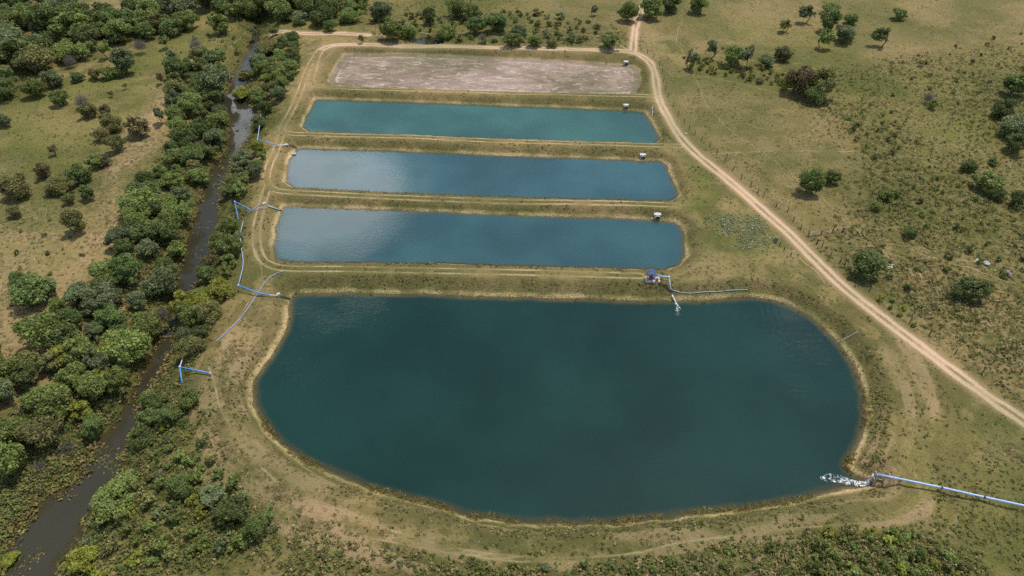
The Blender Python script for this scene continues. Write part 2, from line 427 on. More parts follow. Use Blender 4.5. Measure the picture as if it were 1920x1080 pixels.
def ground_material():
    m = mat('ground_cover')
    b = NB(m)
    P = b.pos()
    n_big = b.attr('n_big')
    n_mid = b.attr('n_mid')
    n_clump = b.noise(1.1, 3, 0.62, P, 0.6)
    n_fine = b.noise(3.6, 2, 0.65, P)
    n_fine2 = b.noise(2.3, 4, 0.7, b.vmul(P, (1.0, 1.6, 1.0)))
    tan = (0.218, 0.172, 0.078); olive = (0.122, 0.110, 0.042); green = (0.082, 0.094, 0.026); dk = (0.062, 0.062, 0.024)
    soil = (0.320, 0.215, 0.140); sand = (0.440, 0.335, 0.235); straw = (0.335, 0.265, 0.150)
    c = b.mix(b.ramp(b.math('ADD', b.math('MULTIPLY', n_mid, 0.6), b.math('MULTIPLY', n_big, 0.4)), 0.43, 0.57), olive, tan)
    c = b.mix(b.math('MULTIPLY', b.ramp(n_clump, 0.48, 0.64), 0.65), c, green)
    c = b.mix(b.math('MULTIPLY', b.ramp(n_fine, 0.56, 0.74), 0.6), c, straw)
    # pasture: even, pale
    pas = b.mix(b.ramp(n_fine2, 0.36, 0.64), (0.108, 0.096, 0.038), (0.248, 0.198, 0.096))
    pas = b.mix(b.math('MULTIPLY', b.ramp(n_mid, 0.44, 0.60), 0.7), pas, (0.128, 0.118, 0.042))
    c = b.mix(b.attr('pasture'), c, pas)
    # scrubby sward
    sc = b.mix(b.ramp(n_clump, 0.42, 0.58), (0.190, 0.152, 0.070), (0.062, 0.066, 0.022))
    sc = b.mix(b.math('MULTIPLY', b.ramp(n_fine2, 0.55, 0.72), 0.7), sc, (0.290, 0.225, 0.115))
    sc = b.mix(b.math('MULTIPLY', b.ramp(n_mid, 0.52, 0.7), 0.55), sc, (0.085, 0.092, 0.026))
    c = b.mix(b.attr('scrub'), c, sc)
    # lush green
    lu = b.mix(b.ramp(n_fine2, 0.38, 0.62), (0.070, 0.088, 0.022), (0.165, 0.158, 0.050))
    lu = b.mix(b.math('MULTIPLY', b.ramp(n_fine, 0.58, 0.70), 0.6), lu, (0.30, 0.25, 0.12))
    lm = b.math('MULTIPLY', b.attr('lush'), b.ramp(n_mid, 0.25, 0.6, 0.55, 1.0))
    c = b.mix(lm, c, lu)
    # bare soil showing through straw
    so = b.mix(b.ramp(n_fine2, 0.38, 0.66), soil, straw)
    so = b.mix(b.math('MULTIPLY', b.ramp(n_clump, 0.52, 0.62), 0.6), so, (0.150, 0.115, 0.062))
    bm = b.math('MULTIPLY', b.attr('bare'), b.ramp(b.math('ADD', n_clump, b.math('MULTIPLY', n_mid, 0.6)), 0.62, 0.82, 1.0, 0.25))
    c = b.mix(bm, c, so)
    # steep pond banks: coarse darker grass
    bk = b.mix(b.ramp(n_fine2, 0.4, 0.66), (0.100, 0.086, 0.036), (0.245, 0.185, 0.100))
    c = b.mix(b.math('MULTIPLY', b.attr('bank'), b.ramp(n_clump, 0.3, 0.55, 0.95, 0.45)), c, bk)
    # creek banks
    cb = b.mix(b.ramp(n_clump, 0.4, 0.62), (0.120, 0.105, 0.032), (0.060, 0.066, 0.020))
    c = b.mix(b.ramp(b.attr('creek_d'), 1.0, 8.0, 0.9, 0.0), c, cb)
    bnd = b.attr('band')
    c = b.mix(b.math('MULTIPLY', b.ramp(bnd, 0.50, 0.66), b.ramp(n_fine2, 0.3, 0.6, 0.35, 0.9)), c, (0.275, 0.205, 0.118))
    c = b.mix(b.math('MULTIPLY', b.math('MULTIPLY', b.ramp(bnd, 0.05, 0.2), b.ramp(bnd, 0.30, 0.44, 1.0, 0.0)), 0.6), c, (0.115, 0.100, 0.040))
    # pale wave-washed rim at the ponds' edge
    sh = b.math('ADD', b.attr('shore_d'), b.math('MULTIPLY', b.math('SUBTRACT', n_fine, 0.5), 1.1))
    rim = b.mix(b.ramp(n_fine2, 0.42, 0.66), (0.480, 0.375, 0.215), (0.215, 0.170, 0.065))
    c = b.mix(b.math('MULTIPLY', b.ramp(sh, 0.40, 0.95, 0.95, 0.0), b.ramp(n_mid, 0.32, 0.62, 0.35, 1.0)), c, rim)
    wet = b.ramp(sh, -0.1, 0.22, 0.7, 0.0)
    c = b.mix(wet, c, (0.120, 0.075, 0.030))
    # dry pond bed: pink-grey cracked mud with salt-white streaks
    nb1 = b.noise(0.13, 6, 0.66, b.vmul(P, (0.6, 1.2, 1.0)), 1.4)
    nb2 = b.noise(0.42, 6, 0.66, b.vmul(P, (0.6, 1.3, 1.0)), 1.2)
    bd = b.mix(b.ramp(nb1, 0.40, 0.62), (0.190, 0.146, 0.120), (0.300, 0.228, 0.188))
    bd = b.mix(b.ramp(nb2, 0.54, 0.66), bd, (0.470, 0.410, 0.365))
    bd = b.mix(b.math('MULTIPLY', b.ramp(nb2, 0.30, 0.45, 1.0, 0.0), 0.7), bd, (0.150, 0.118, 0.098))
    bd = b.mix(b.math('MULTIPLY', b.ramp(n_fine, 0.58, 0.72), 0.35), bd, (0.45, 0.40, 0.35))
    be = b.math('ADD', b.attr('bed_d'), b.math('MULTIPLY', b.math('SUBTRACT', n_fine2, 0.5), 0.8))
    bd = b.mix(b.ramp(be, -1.7, -1.2, 0.0, 0.6), bd, (0.185, 0.150, 0.115))
    bd = b.mix(b.math('MULTIPLY', b.ramp(be, -2.3, -1.9), b.math('MULTIPLY', b.ramp(be, -1.7, -1.4, 0.75, 0.0), b.ramp(n_mid, 0.42, 0.62))), bd, (0.46, 0.40, 0.35))
    bd = b.mix(b.ramp(n_big, 0.45, 0.62, 0.0, 0.25), bd, (0.300, 0.275, 0.255))
    c = b.mix(b.attr('bed'), c, bd)
    # ruts and roads
    jit = b.math('MULTIPLY', b.math('SUBTRACT', n_fine2, 0.5), 1.0)
    jit2 = b.math('MULTIPLY', b.math('SUBTRACT', n_mid, 0.5), 0.8)
    road_c = b.mix(b.ramp(n_fine2, 0.35, 0.7), (0.385, 0.285, 0.200), sand)
    ar = b.math('ABSOLUTE', b.attr('road_d'))
    arj = b.math('ADD', b.math('ADD', ar, jit), jit2)
    edge_c = b.mix(b.ramp(n_fine, 0.4, 0.6), (0.285, 0.210, 0.130), (0.200, 0.160, 0.080))
    c = b.mix(b.ramp(arj, 1.5, 2.9, 0.75, 0.0), c, edge_c)
    c = b.mix(b.ramp(arj, 0.98, 1.5, 1.0, 0.0), c, road_c)
    mid = b.math('MULTIPLY', b.ramp(b.math('ADD', ar, jit), 0.22, 0.52, 1.0, 0.0), b.ramp(n_mid, 0.35, 0.6, 0.95, 0.35))
    c = b.mix(mid, c, (0.190, 0.148, 0.085))
    at = b.math('ABSOLUTE', b.attr('track_d'))
    off = b.math('ABSOLUTE', b.math('SUBTRACT', at, 0.80))
    tr = b.ramp(b.math('ADD', off, jit), 0.08, 0.36, 1.0, 0.0)
    c = b.mix(b.math('MULTIPLY', b.ramp(at, 1.3, 2.2, 0.30, 0.0), b.ramp(n_clump, 0.45, 0.6)), c, (0.270, 0.200, 0.120))
    c = b.mix(b.math('MULTIPLY', tr, b.ramp(n_mid, 0.3, 0.65, 0.95, 0.25)), c, (0.420, 0.318, 0.190))
    ap = b.math('ABSOLUTE', b.attr('path_d'))
    c = b.mix(b.math('MULTIPLY', b.ramp(b.math('ADD', ap, b.math('MULTIPLY', jit, 0.5)), 0.0, 0.26, 1.0, 0.0), b.ramp(n_mid, 0.35, 0.62, 0.8, 0.15)), c, (0.370, 0.285, 0.170))
    # mud under water
    c = b.mix(b.attr('under'), c, (0.115, 0.085, 0.040))
    # broad, slow variation in the sward
    c = b.mix(0.75, c, b.mix(b.ramp(n_big, 0.3, 0.7), (0.70, 0.76, 0.62), (1.22, 1.10, 1.10)), 'MULTIPLY')
    h = b.math('ADD', n_fine2, b.math('MULTIPLY', n_fine, 0.7))
    smooth = b.ramp(arj, 1.0, 2.2, 0.25, 1.0)
    nrm = b.n('ShaderNodeBump'); nrm.inputs['Distance'].default_value = 0.42
    b.put(nrm.inputs['Strength'], b.math('MULTIPLY', smooth, 0.75)); b.put(nrm.inputs['Height'], h)
    c = b.mix(1.0, c, (0.985, 0.975, 0.895), 'MULTIPLY')
    b.out(b.bsdf(c, 0.95, 0.1, nrm.outputs[0]))
    return m
M_GROUND = ground_material()

def water_material(name, color, shallow, deep_at, wave=0.35, ring=None, weed=None, keep=0.45):
    m = mat(name)
    b = NB(m)
    P = b.pos()
    n1 = b.noise(1.1, 3, 0.6, b.vmul(P, (0.75, 1.5, 1.0)), 0.3)
    n2 = b.noise(4.2, 2, 0.6, b.vmul(P, (0.8, 1.4, 1.0)))
    n0 = b.noise(0.035, 3, 0.55, P)
    gust = b.ramp(b.noise(0.05, 3, 0.6, b.vmul(P, (1.0, 1.6, 1.0))), 0.35, 0.68, 0.2, 1.6)
    h = b.math('ADD', n1, b.math('MULTIPLY', n2, 0.45))
    if ring:
        for (cx, cy, reach, amp) in ring:
            sub = b.n('ShaderNodeVectorMath', operation='SUBTRACT')
            b.put(sub.inputs[0], P); sub.inputs[1].default_value = (cx, cy, BIG_LEVEL)
            ln = b.n('ShaderNodeVectorMath', operation='LENGTH'); b.put(ln.inputs[0], sub.outputs[0])
            r = b.math('ADD', ln.outputs['Value'], b.math('MULTIPLY', n0, 16.0))
            s = b.math('SINE', b.math('MULTIPLY', r, 4.6))
            fall = b.math('MULTIPLY', b.ramp(ln.outputs['Value'], reach * 0.1, reach, amp, 0.0), b.ramp(b.noise(0.25, 2, 0.5, P), 0.35, 0.65))
            h = b.math('ADD', h, b.math('MULTIPLY', s, fall))
    bp = b.n('ShaderNodeBump'); bp.inputs['Distance'].default_value = 0.10
    b.put(bp.inputs['Strength'], b.math('MULTIPLY', gust, wave)); b.put(bp.inputs['Height'], h)
    dp = b.attr('depth')
    c = b.mix(b.ramp(n0, 0.3, 0.7), tuple(x * 0.76 for x in color), tuple(x * 1.2 for x in color))
    c = b.mix(b.ramp(dp, 0.1, deep_at, 1.0, 0.0), c, shallow)
    p = b.n('ShaderNodeBsdfPrincipled')
    b.put(p.inputs['Base Color'], c); p.inputs['Roughness'].default_value = 0.06
    p.inputs['IOR'].default_value = 1.33
    b.put(p.inputs['Normal'], bp.outputs[0])
    tr = b.n('ShaderNodeBsdfTransparent')
    mx = b.n('ShaderNodeMixShader')
    b.put(mx.inputs[0], b.ramp(dp, 0.0, deep_at, keep, 1.0))
    b.t.links.new(tr.outputs[0], mx.inputs[1]); b.t.links.new(p.outputs[0], mx.inputs[2])
    b.out(mx.outputs[0])
    return m

def plain(name, color, rough=0.7, spec=0.3, var=0.25, scale=3.0, metal=0.0, bump=0.2):
    m = mat(name)
    b = NB(m)
    tc = b.n('ShaderNodeTexCoord').outputs['Object']
    nz = b.noise(scale, 5, 0.6, tc)
    c = b.mix(b.ramp(nz, 0.3, 0.7), tuple(x * (1 - var) for x in color), tuple(min(1, x * (1 + var)) for x in color))
    b.out(b.bsdf(c, rough, spec, b.bump(nz, bump, 0.05), metal))
    return m

def leaf_material(name, color, var=0.5, hue=0.03):
    m = mat(name)
    b = NB(m)
    oi = b.n('ShaderNodeObjectInfo')
    tone = b.attr('tone')
    v = b.math('ADD', b.math('MULTIPLY', b.math('SUBTRACT', tone, 0.5), 2 * var), 1.0)
    v = b.math('MULTIPLY', v, b.math('ADD', b.math('MULTIPLY', oi.outputs['Random'], 0.5), 0.75))
    hs = b.n('ShaderNodeHueSaturation')
    b.put(hs.inputs['Color'], color)
    b.put(hs.inputs['Hue'], b.math('ADD', 0.5 - hue / 2, b.math('MULTIPLY', b.math('ADD', oi.outputs['Random'], b.math('MULTIPLY', tone, 0.5)), hue * 0.66)))
    b.put(hs.inputs['Value'], v)
    p = b.bsdf(hs.outputs[0], 0.55, 0.28)
    t = b.n('ShaderNodeBsdfTranslucent'); b.put(t.inputs['Color'], hs.outputs[0])
    mx = b.n('ShaderNodeMixShader'); mx.inputs[0].default_value = 0.36
    b.t.links.new(p, mx.inputs[1]); b.t.links.new(t.outputs[0], mx.inputs[2])
    b.out(mx.outputs[0])
    return m
LEAF = {'dark green': leaf_material('leaf_dark', (0.128, 0.164, 0.044)),
        'green': leaf_material('leaf_green', (0.184, 0.222, 0.054)),
        'grey-green': leaf_material('leaf_grey_green', (0.160, 0.188, 0.078)),
        'olive': leaf_material('leaf_olive', (0.200, 0.192, 0.062)),
        'yellow-green': leaf_material('leaf_yellow', (0.260, 0.268, 0.040)),
        'russet': leaf_material('leaf_russet', (0.190, 0.152, 0.064)),
        'grey': leaf_material('twig_grey', (0.170, 0.148, 0.125), 0.3, 0.01)}
M_BARK = plain('bark', (0.105, 0.085, 0.066), 0.9, 0.1, 0.35, 5)
M_PALEBARK = plain('pale_bark', (0.26, 0.23, 0.20), 0.9, 0.1, 0.3, 5)

# ------------------------------------------------------------------ object helpers
def tag(o, label=None, cat=None, group=None, kind=None):
    if label: o['label'] = label
    if cat: o['category'] = cat
    if group: o['group'] = group
    if kind: o['kind'] = kind
    return o
def link(name, data, m=None, parent=None, loc=None):
    o = bpy.data.objects.new(name, data)
    COL.objects.link(o)
    if m is not None:
        data.materials.append(m)
    if parent is not None:
        o.parent = parent
    if loc is not None:
        o.location = loc
    return o
def empty(name, loc, rz=0.0):
    o = bpy.data.objects.new(name, None)
    o.empty_display_size = 0.3
    o.location = loc
    o.rotation_euler = (0, 0, rz)
    COL.objects.link(o)
    return o
def mesh_np(name, V, F4, attrs=None, smooth=False):
    me = bpy.data.meshes.new(name)
    V = np.asarray(V, np.float32); F4 = np.asarray(F4, np.int32)
    k = F4.shape[1]
    me.vertices.add(len(V)); me.vertices.foreach_set('co', V.ravel())
    me.loops.add(F4.size); me.loops.foreach_set('vertex_index', F4.ravel())
    me.polygons.add(len(F4))
    me.polygons.foreach_set('loop_start', np.arange(0, F4.size, k, dtype=np.int32))
    if smooth:
        me.polygons.foreach_set('use_smooth', np.ones(len(F4), bool))
    for nm, a in (attrs or {}).items():
        at = me.attributes.new(nm, 'FLOAT', 'POINT')
        at.data.foreach_set('value', np.asarray(a, np.float32).ravel())
    me.update(calc_edges=True)
    return me
class MB:
    """Collects boxes and tubes into one mesh."""
    def __init__(self):
        self.v = []; self.f = []
    def box(self, c, s, rot=None, taper=1.0):
        c = Vector(c); b = len(self.v)
        for z in (-1, 1):
            k = taper if z > 0 else 1.0
            for x, y in ((-1, -1), (1, -1), (1, 1), (-1, 1)):
                p = Vector((x * s[0] / 2 * k, y * s[1] / 2 * k, z * s[2] / 2))
                if rot is not None:
                    p = rot @ p
                self.v.append(tuple(c + p))
        for q in ((0, 3, 2, 1), (4, 5, 6, 7), (0, 1, 5, 4), (1, 2, 6, 5), (2, 3, 7, 6), (3, 0, 4, 7)):
            self.f.append(tuple(b + i for i in q))
        return self
    def tube(self, pts, r, n=8, cap=True, r_in=None):
        pts = [Vector(p) for p in pts]
        rs = r if isinstance(r, (list, tuple)) else [r] * len(pts)
        rings = []
        up0 = None
        for i, p in enumerate(pts):
            d = (pts[min(i + 1, len(pts) - 1)] - pts[max(i - 1, 0)]).normalized()
            ref = up0 if up0 is not None else (Vector((0, 0, 1)) if abs(d.z) < 0.9 else Vector((1, 0, 0)))
            a = d.cross(ref).normalized(); e = a.cross(d).normalized(); up0 = e
            b = len(self.v)
            for k in range(n):
                t = 2 * math.pi * k / n
                self.v.append(tuple(p + (a * math.cos(t) + e * math.sin(t)) * rs[i]))
            rings.append(b)
        for b0, b1 in zip(rings[:-1], rings[1:]):
            for k in range(n):
                self.f.append((b0 + k, b0 + (k + 1) % n, b1 + (k + 1) % n, b1 + k))
        if cap:
            self.f.append(tuple(rings[0] + k for k in reversed(range(n))))
            self.f.append(tuple(rings[-1] + k for k in range(n)))
        return self
    def mesh(self, name, smooth=False):
        me = bpy.data.meshes.new(name)
        me.from_pydata(self.v, [], self.f)
        if smooth:
            for p in me.polygons:
                p.use_smooth = True
        me.update()
        return me
    def build(self, name, m, parent=None, loc=None, smooth=False):
        return link(name, self.mesh(name, smooth), m, parent, loc)

# ------------------------------------------------------------------ ground, roads, pond bed
gz = np.gradient(Z, axis=0) / np.gradient(GY)[:, None]
gx = np.gradient(Z, axis=1) / np.gradient(GX)[None, :]
NRM = np.stack([-gx, -gz, np.ones_like(Z)], -1)
NRM /= np.linalg.norm(NRM, axis=-1, keepdims=True)
VALL = np.stack([XX, YY, Z], -1).reshape(-1, 3)
idx = np.arange(NY * NX).reshape(NY, NX)
QUADS = np.stack([idx[:-1, :-1], idx[:-1, 1:], idx[1:, 1:], idx[1:, :-1]], -1)       # [NY-1,NX-1,4]
def qmean(F):
    return 0.25 * (F[:-1, :-1] + F[1:, :-1] + F[:-1, 1:] + F[1:, 1:])
q_road = (qmean(np.abs(rd)) < 1.55)
q_track = (qmean(np.abs(td)) < 1.15) & ~q_road
q_bed = (qmean(SDr['P1']) < 0.2) & ~q_road & ~q_track
cat = np.zeros(q_road.shape, int)
cat[q_bed] = 3; cat[q_track] = 2; cat[q_road] = 1
def sub_ground(name, mask, label, catg):
    q = QUADS[mask]
    used, inv = np.unique(q.ravel(), return_inverse=True)
    me = mesh_np(name, VALL[used], inv.reshape(-1, 4), {k: v.reshape(-1)[used] for k, v in FIELDS.items()}, True)
    me.normals_split_custom_set_from_vertices(NRM.reshape(-1, 3)[used].tolist())
    o = link(name, me, M_GROUND)
    return tag(o, label, catg, kind='structure')
sub_ground('ground', cat == 0, 'dry grass pasture and pond embankments seen from above', 'ground')
sub_ground('dirt_road', cat == 1, 'pale sandy dirt road running past the ponds', 'road')
sub_ground('wheel_tracks', cat == 2, 'twin wheel ruts worn along the grassy pond banks', 'track')
sub_ground('dry_pond_bed', cat == 3, 'cracked pinkish mud floor of the drained far pond', 'pond bed')

# ------------------------------------------------------------------ water
def water(name, key, level, m, label, catg, reach=1.2):
    mask = qmean(SDr[key]) < reach
    q = QUADS[mask]
    used, inv = np.unique(q.ravel(), return_inverse=True)
    V = VALL[used].copy()
    depth = level - V[:, 2]
    V[:, 2] = level
    o = link(name, mesh_np(name, V, inv.reshape(-1, 4), {'depth': depth}, True), m)
    return tag(o, label, catg, kind='structure')
jet1 = G(1600, 905); jet2 = G(1272, 572)
brown = (0.110, 0.080, 0.038)
M_W2 = water_material('water_teal', (0.032, 0.086, 0.072), (0.085, 0.085, 0.050), 0.9, 0.10)
M_W3 = water_material('water_blue', (0.032, 0.078, 0.086), (0.085, 0.085, 0.060), 0.9, 0.08)
M_W4 = water_material('water_slate', (0.028, 0.071, 0.077), (0.085, 0.085, 0.060), 0.9, 0.09)
M_WB = water_material('water_deep_green', (0.0068, 0.0272, 0.0212), (0.075, 0.072, 0.034), 1.45, 0.24,
                      ring=[(jet1.x, jet1.y, 55, 0.30), (jet2.x, jet2.y, 40, 0.30)])
M_WC = water_material('water_creek', (0.033, 0.031, 0.019), (0.055, 0.042, 0.018), 0.7, 0.08, keep=0.6)
water('pond', 'P2', POND_LEVEL, M_W2, 'pale teal rectangular pond next to the drained one', 'pond')
water('pond', 'P3', POND_LEVEL, M_W3, 'blue rectangular pond mirroring cloud, middle of the three full ones', 'pond')
water('pond', 'P4', POND_LEVEL, M_W4, 'blue-grey rectangular pond just behind the big oval pond', 'pond')
water('pond', 'BIG', BIG_LEVEL, M_WB, 'big dark green oval pond filling the foreground', 'pond')
water('pond', 'POOL', POOL_LEVEL, M_WC, 'tiny pool among trees beyond the drained pond', 'pond')
water('creek', 'CREEK', CREEK_LEVEL, M_WC, 'narrow brown creek winding between wooded banks', 'creek', 2.5)

# ------------------------------------------------------------------ foliage
def unit(v):
    return v / (np.linalg.norm(v, axis=-1, keepdims=True) + 1e-9)
def leaf_quads(rng, C, Nn, size, aspect=1.5):
    """One bent-free leaf spray (quad) per centre, facing roughly Nn."""
    n = len(C)
    r = unit(rng.normal(size=(n, 3)))
    a = unit(np.cross(Nn, r)); b = np.cross(Nn, a)
    sz = (size * rng.uniform(0.55, 1.25, n))[:, None]
    a = a * sz * aspect * 0.5; b = b * sz * 0.5
    V = np.stack([C - a * 0.9 - b * 0.35, C - a * 0.1 + b * -1.0, C + a, C - a * 0.05 + b], 1).reshape(-1, 3)
    F = np.arange(4 * n).reshape(-1, 4)
    return V, F
def crown(name, seed, width, height, base, lobes, leaves, leaf, flat=1.0, loose=0.42, sparse=0.0):
    rng = np.random.default_rng(seed)
    # lobes spread through an uneven ellipsoid
    L_ = unit(rng.normal(size=(lobes, 3)))
    L_[:, 2] = L_[:, 2] * 0.85 + 0.05
    rad = rng.uniform(0.25, 0.80, lobes)[:, None] ** 0.7
    Cn = L_ * rad * np.array([width / 2, width / 2, height / 2]) * 0.95
    Cn[:, :2] *= rng.uniform(0.75, 1.15, (lobes, 1))
    R = rng.uniform(0.07, 0.23, lobes) * width
    outl = rng.random(lobes) < 0.3                       # straggling side and top branches
    Cn[outl] *= rng.uniform(1.05, 1.4, (int(outl.sum()), 1)); R[outl] *= 0.6
    Cn += rng.normal(size=3) * np.array([0.06, 0.06, 0.0]) * width
    tone_l = np.clip(0.5 + 0.35 * rng.normal(size=lobes) * 0.6, 0, 1)
    w = R ** 2; w = w / w.sum()
    k = rng.choice(lobes, leaves, p=w)
    d = unit(rng.normal(size=(leaves, 3)) + np.array([0, 0, 0.35]))
    rr = R[k] * (1 - loose * rng.random(leaves) ** 1.5)
    stray = rng.random(leaves) < 0.16
    rr = np.where(stray, rr * rng.uniform(1.0, 1.45, leaves), rr)
    # small twiggy sub-clumps
    sub = unit(rng.normal(size=(lobes * 12, 3)))
    d = unit(d + 0.55 * sub[k * 12 + rng.integers(0, 12, leaves)])
    C = Cn[k] + d * rr[:, None] * np.array([1, 1, 0.78 * flat]) + rng.normal(size=(leaves, 3)) * 0.06
    N_ = unit(d * 0.75 + rng.normal(size=(leaves, 3)) * 0.75 + np.array([0, 0, 0.3]))
    V, F = leaf_quads(rng, C, N_, leaf)
    V[:, 2] += base + height / 2
    V[:, 2] = np.maximum(V[:, 2], 0.08)
    tone = np.repeat(np.clip(0.5 * tone_l[k] + 0.5 * rng.random(leaves), 0, 1), 4)
    return mesh_np(name, V, F, {'tone': tone}), Cn + np.array([0, 0, base + height / 2])
def trunk_mesh(name, seed, tips, base_h, r=0.16, lean=0.3, nb=6):
    rng = np.random.default_rng(seed)
    mb = MB()
    top = Vector((rng.normal() * lean, rng.normal() * lean, base_h + 0.5))
    mid = top * 0.5 + Vector((rng.normal() * 0.12, rng.normal() * 0.12, 0))
    mb.tube([(0, 0, -0.35), (0, 0, 0.1), mid, top], [r * 1.5, r * 1.15, r * 0.9, r * 0.75], 7)
    for i in rng.permutation(len(tips))[:nb]:
        t = Vector(tips[i])
        s = mid.lerp(top, rng.uniform(0.2, 1.0))
        k = s.lerp(t, 0.5) + Vector((0, 0, 0.25))
        mb.tube([s, k, t], [r * 0.6, r * 0.4, r * 0.14], 5)
    return mb.mesh(name, True)

TREE_P = []      # (trunk mesh, crown mesh, width, crown mid height)
specs = [  # width, crown height, clear trunk, lobes, leaves, leaf
    (6.4, 5.0, 0.0, 38, 7000, 0.30), (6.0, 5.4, 0.1, 34, 6600, 0.30), (7.0, 5.0, 0.0, 50, 8000, 0.32),
    (5.6, 4.8, 0.2, 30, 6000, 0.28), (6.6, 5.6, 0.0, 42, 7600, 0.33), (6.0, 4.6, 0.2, 34, 6200, 0.29),
    (5.4, 5.2, 0.1, 26, 5400, 0.34), (6.8, 4.8, 0.0, 54, 8000, 0.28)]
for i, (w, h, cl, lb, lv, ls) in enumerate(specs):
    cm, tips = crown('crown', 100 + i, w, h, cl, lb, lv, ls)
    TREE_P.append((trunk_mesh('trunk', 200 + i, tips, cl, 0.17), cm, w, cl + h / 2))
OPEN_P = []      # open savanna trees: thin crowns, trunk shows
for i, (w, h, cl, lb, lv, ls) in enumerate([(4.6, 3.2, 1.5, 13, 1300, 0.36), (5.0, 3.4, 1.4, 15, 1500, 0.36), (4.2, 3.6, 1.3, 12, 1150, 0.34)]):
    cm, tips = crown('crown', 140 + i, w, h, cl, lb, lv, ls, loose=0.6)
    OPEN_P.append((trunk_mesh('trunk', 240 + i, tips, cl, 0.13, 0.5, 10), cm, w, cl + h / 2))
BARE_P = []      # leafless grey crowns: a spray of twigs
def twig_crown(name, seed, w, h, base, n):
    rng = np.random.default_rng(seed)
    d = unit(rng.normal(size=(n, 3)) + np.array([0, 0, 0.6])); d[:, 2] = np.abs(d[:, 2]) * 0.9 + 0.1
    rr = rng.uniform(0.45, 1.0, n)[:, None]
    C = d * rr * np.array([w / 2, w / 2, h]) + rng.normal(size=(n, 3)) * 0.1
    a = unit(d + rng.normal(size=(n, 3)) * 0.5) * rng.uniform(0.2, 0.55, n)[:, None]
    s = unit(np.cross(a, rng.normal(size=(n, 3)))) * 0.022
    V = np.stack([C - a - s, C - a + s, C + a + s * 0.4, C + a - s * 0.4], 1).reshape(-1, 3)
    V[:, 2] += base
    V[:, 2] = np.maximum(V[:, 2], 0.05)
    return mesh_np(name, V, np.arange(4 * n).reshape(-1, 4), {'tone': np.repeat(rng.random(n), 4)}), C[::max(1, n // 14)] * 0.8 + np.array([0, 0, base])
for i in range(2):
    cm, tips = twig_crown('crown', 160 + i, 3.6, 2.6, 1.0, 900)
    BARE_P.append((trunk_mesh('trunk', 260 + i, tips, 1.0, 0.10, 0.3, 12), cm, 3.6, 2.3))
SHRUB_P = []
for i, (w, h, lb, lv, ls) in enumerate([(2.2, 1.5, 9, 420, 0.24), (1.9, 1.2, 7, 340, 0.22), (2.6, 1.6, 12, 560, 0.25), (1.6, 1.4, 6, 300, 0.22), (2.4, 1.1, 10, 420, 0.22)]):
    cm, tips = crown('foliage', 180 + i, w, h, 0.0, lb, lv, ls)
    SHRUB_P.append((cm, w))
DEAD_P = [twig_crown('brush', 170 + i, 2.6, 1.3, 0.0, 500)[0] for i in range(2)]
for me in [p[0] for p in TREE_P + OPEN_P]:
    me.materials.append(M_BARK)
for me in [p[0] for p in BARE_P]:
    me.materials.append(M_PALEBARK)
for me in [p[1] for p in TREE_P + OPEN_P + BARE_P] + [p[0] for p in SHRUB_P] + DEAD_P:
    me.materials.append(LEAF['green'])

def set_leaf(o, colour):
    o.material_slots[0].link = 'OBJECT'
    o.material_slots[0].material = LEAF[colour]
N_TREE = [0]
def put_tree(base, width, colour, label, group, protos=None, tall=1.0):
    pr = protos or TREE_P
    tm, cm, w, ch = pr[random.randrange(len(pr))]
    s = width / w
    root = empty('tree', base, random.uniform(0, 6.28))
    root.scale = (s * random.uniform(0.8, 1.18), s * random.uniform(0.8, 1.18), s * tall * random.uniform(0.78, 1.15))
    root.rotation_euler[0] = random.uniform(-0.09, 0.09); root.rotation_euler[1] = random.uniform(-0.09, 0.09)
    tag(root, label, 'tree', group)
    link('trunk', tm, None, root)
    c = link('crown', cm, None, root)
    set_leaf(c, colour)
    N_TREE[0] += 1
    return root
def tree_at(px, py, wpx, colour, label, protos=None, tall=1.0, group='single trees in the fields'):
    """A tree whose crown is seen centred at the pixel, wpx pixels wide."""
    up = 2.6
    for _ in range(3):
        g = G(px, py, up)
        dep = g.y * CP + (CAM_H - g.z - up) * SP
        width = wpx * dep / F_PX
        pr = (protos or TREE_P)[0]
        up = pr[3] * width / pr[2] * tall
    return put_tree(g, width, colour, label, group, protos, tall)
def put_shrub(base, width, colour, label, group, dead=False, name='shrub'):
    if dead:
        me, w = random.choice(DEAD_P), 2.6
    else:
        me, w = random.choice(SHRUB_P)
    s = width / w
    o = link(name, me, None, None, base)
    o.rotation_euler = (0, 0, random.uniform(0, 6.28))
    o.scale = (s * random.uniform(0.85, 1.15), s * random.uniform(0.85, 1.15), s * random.uniform(0.8, 1.2))
    set_leaf(o, 'grey' if dead else colour)
    return tag(o, label, 'shrub', group)

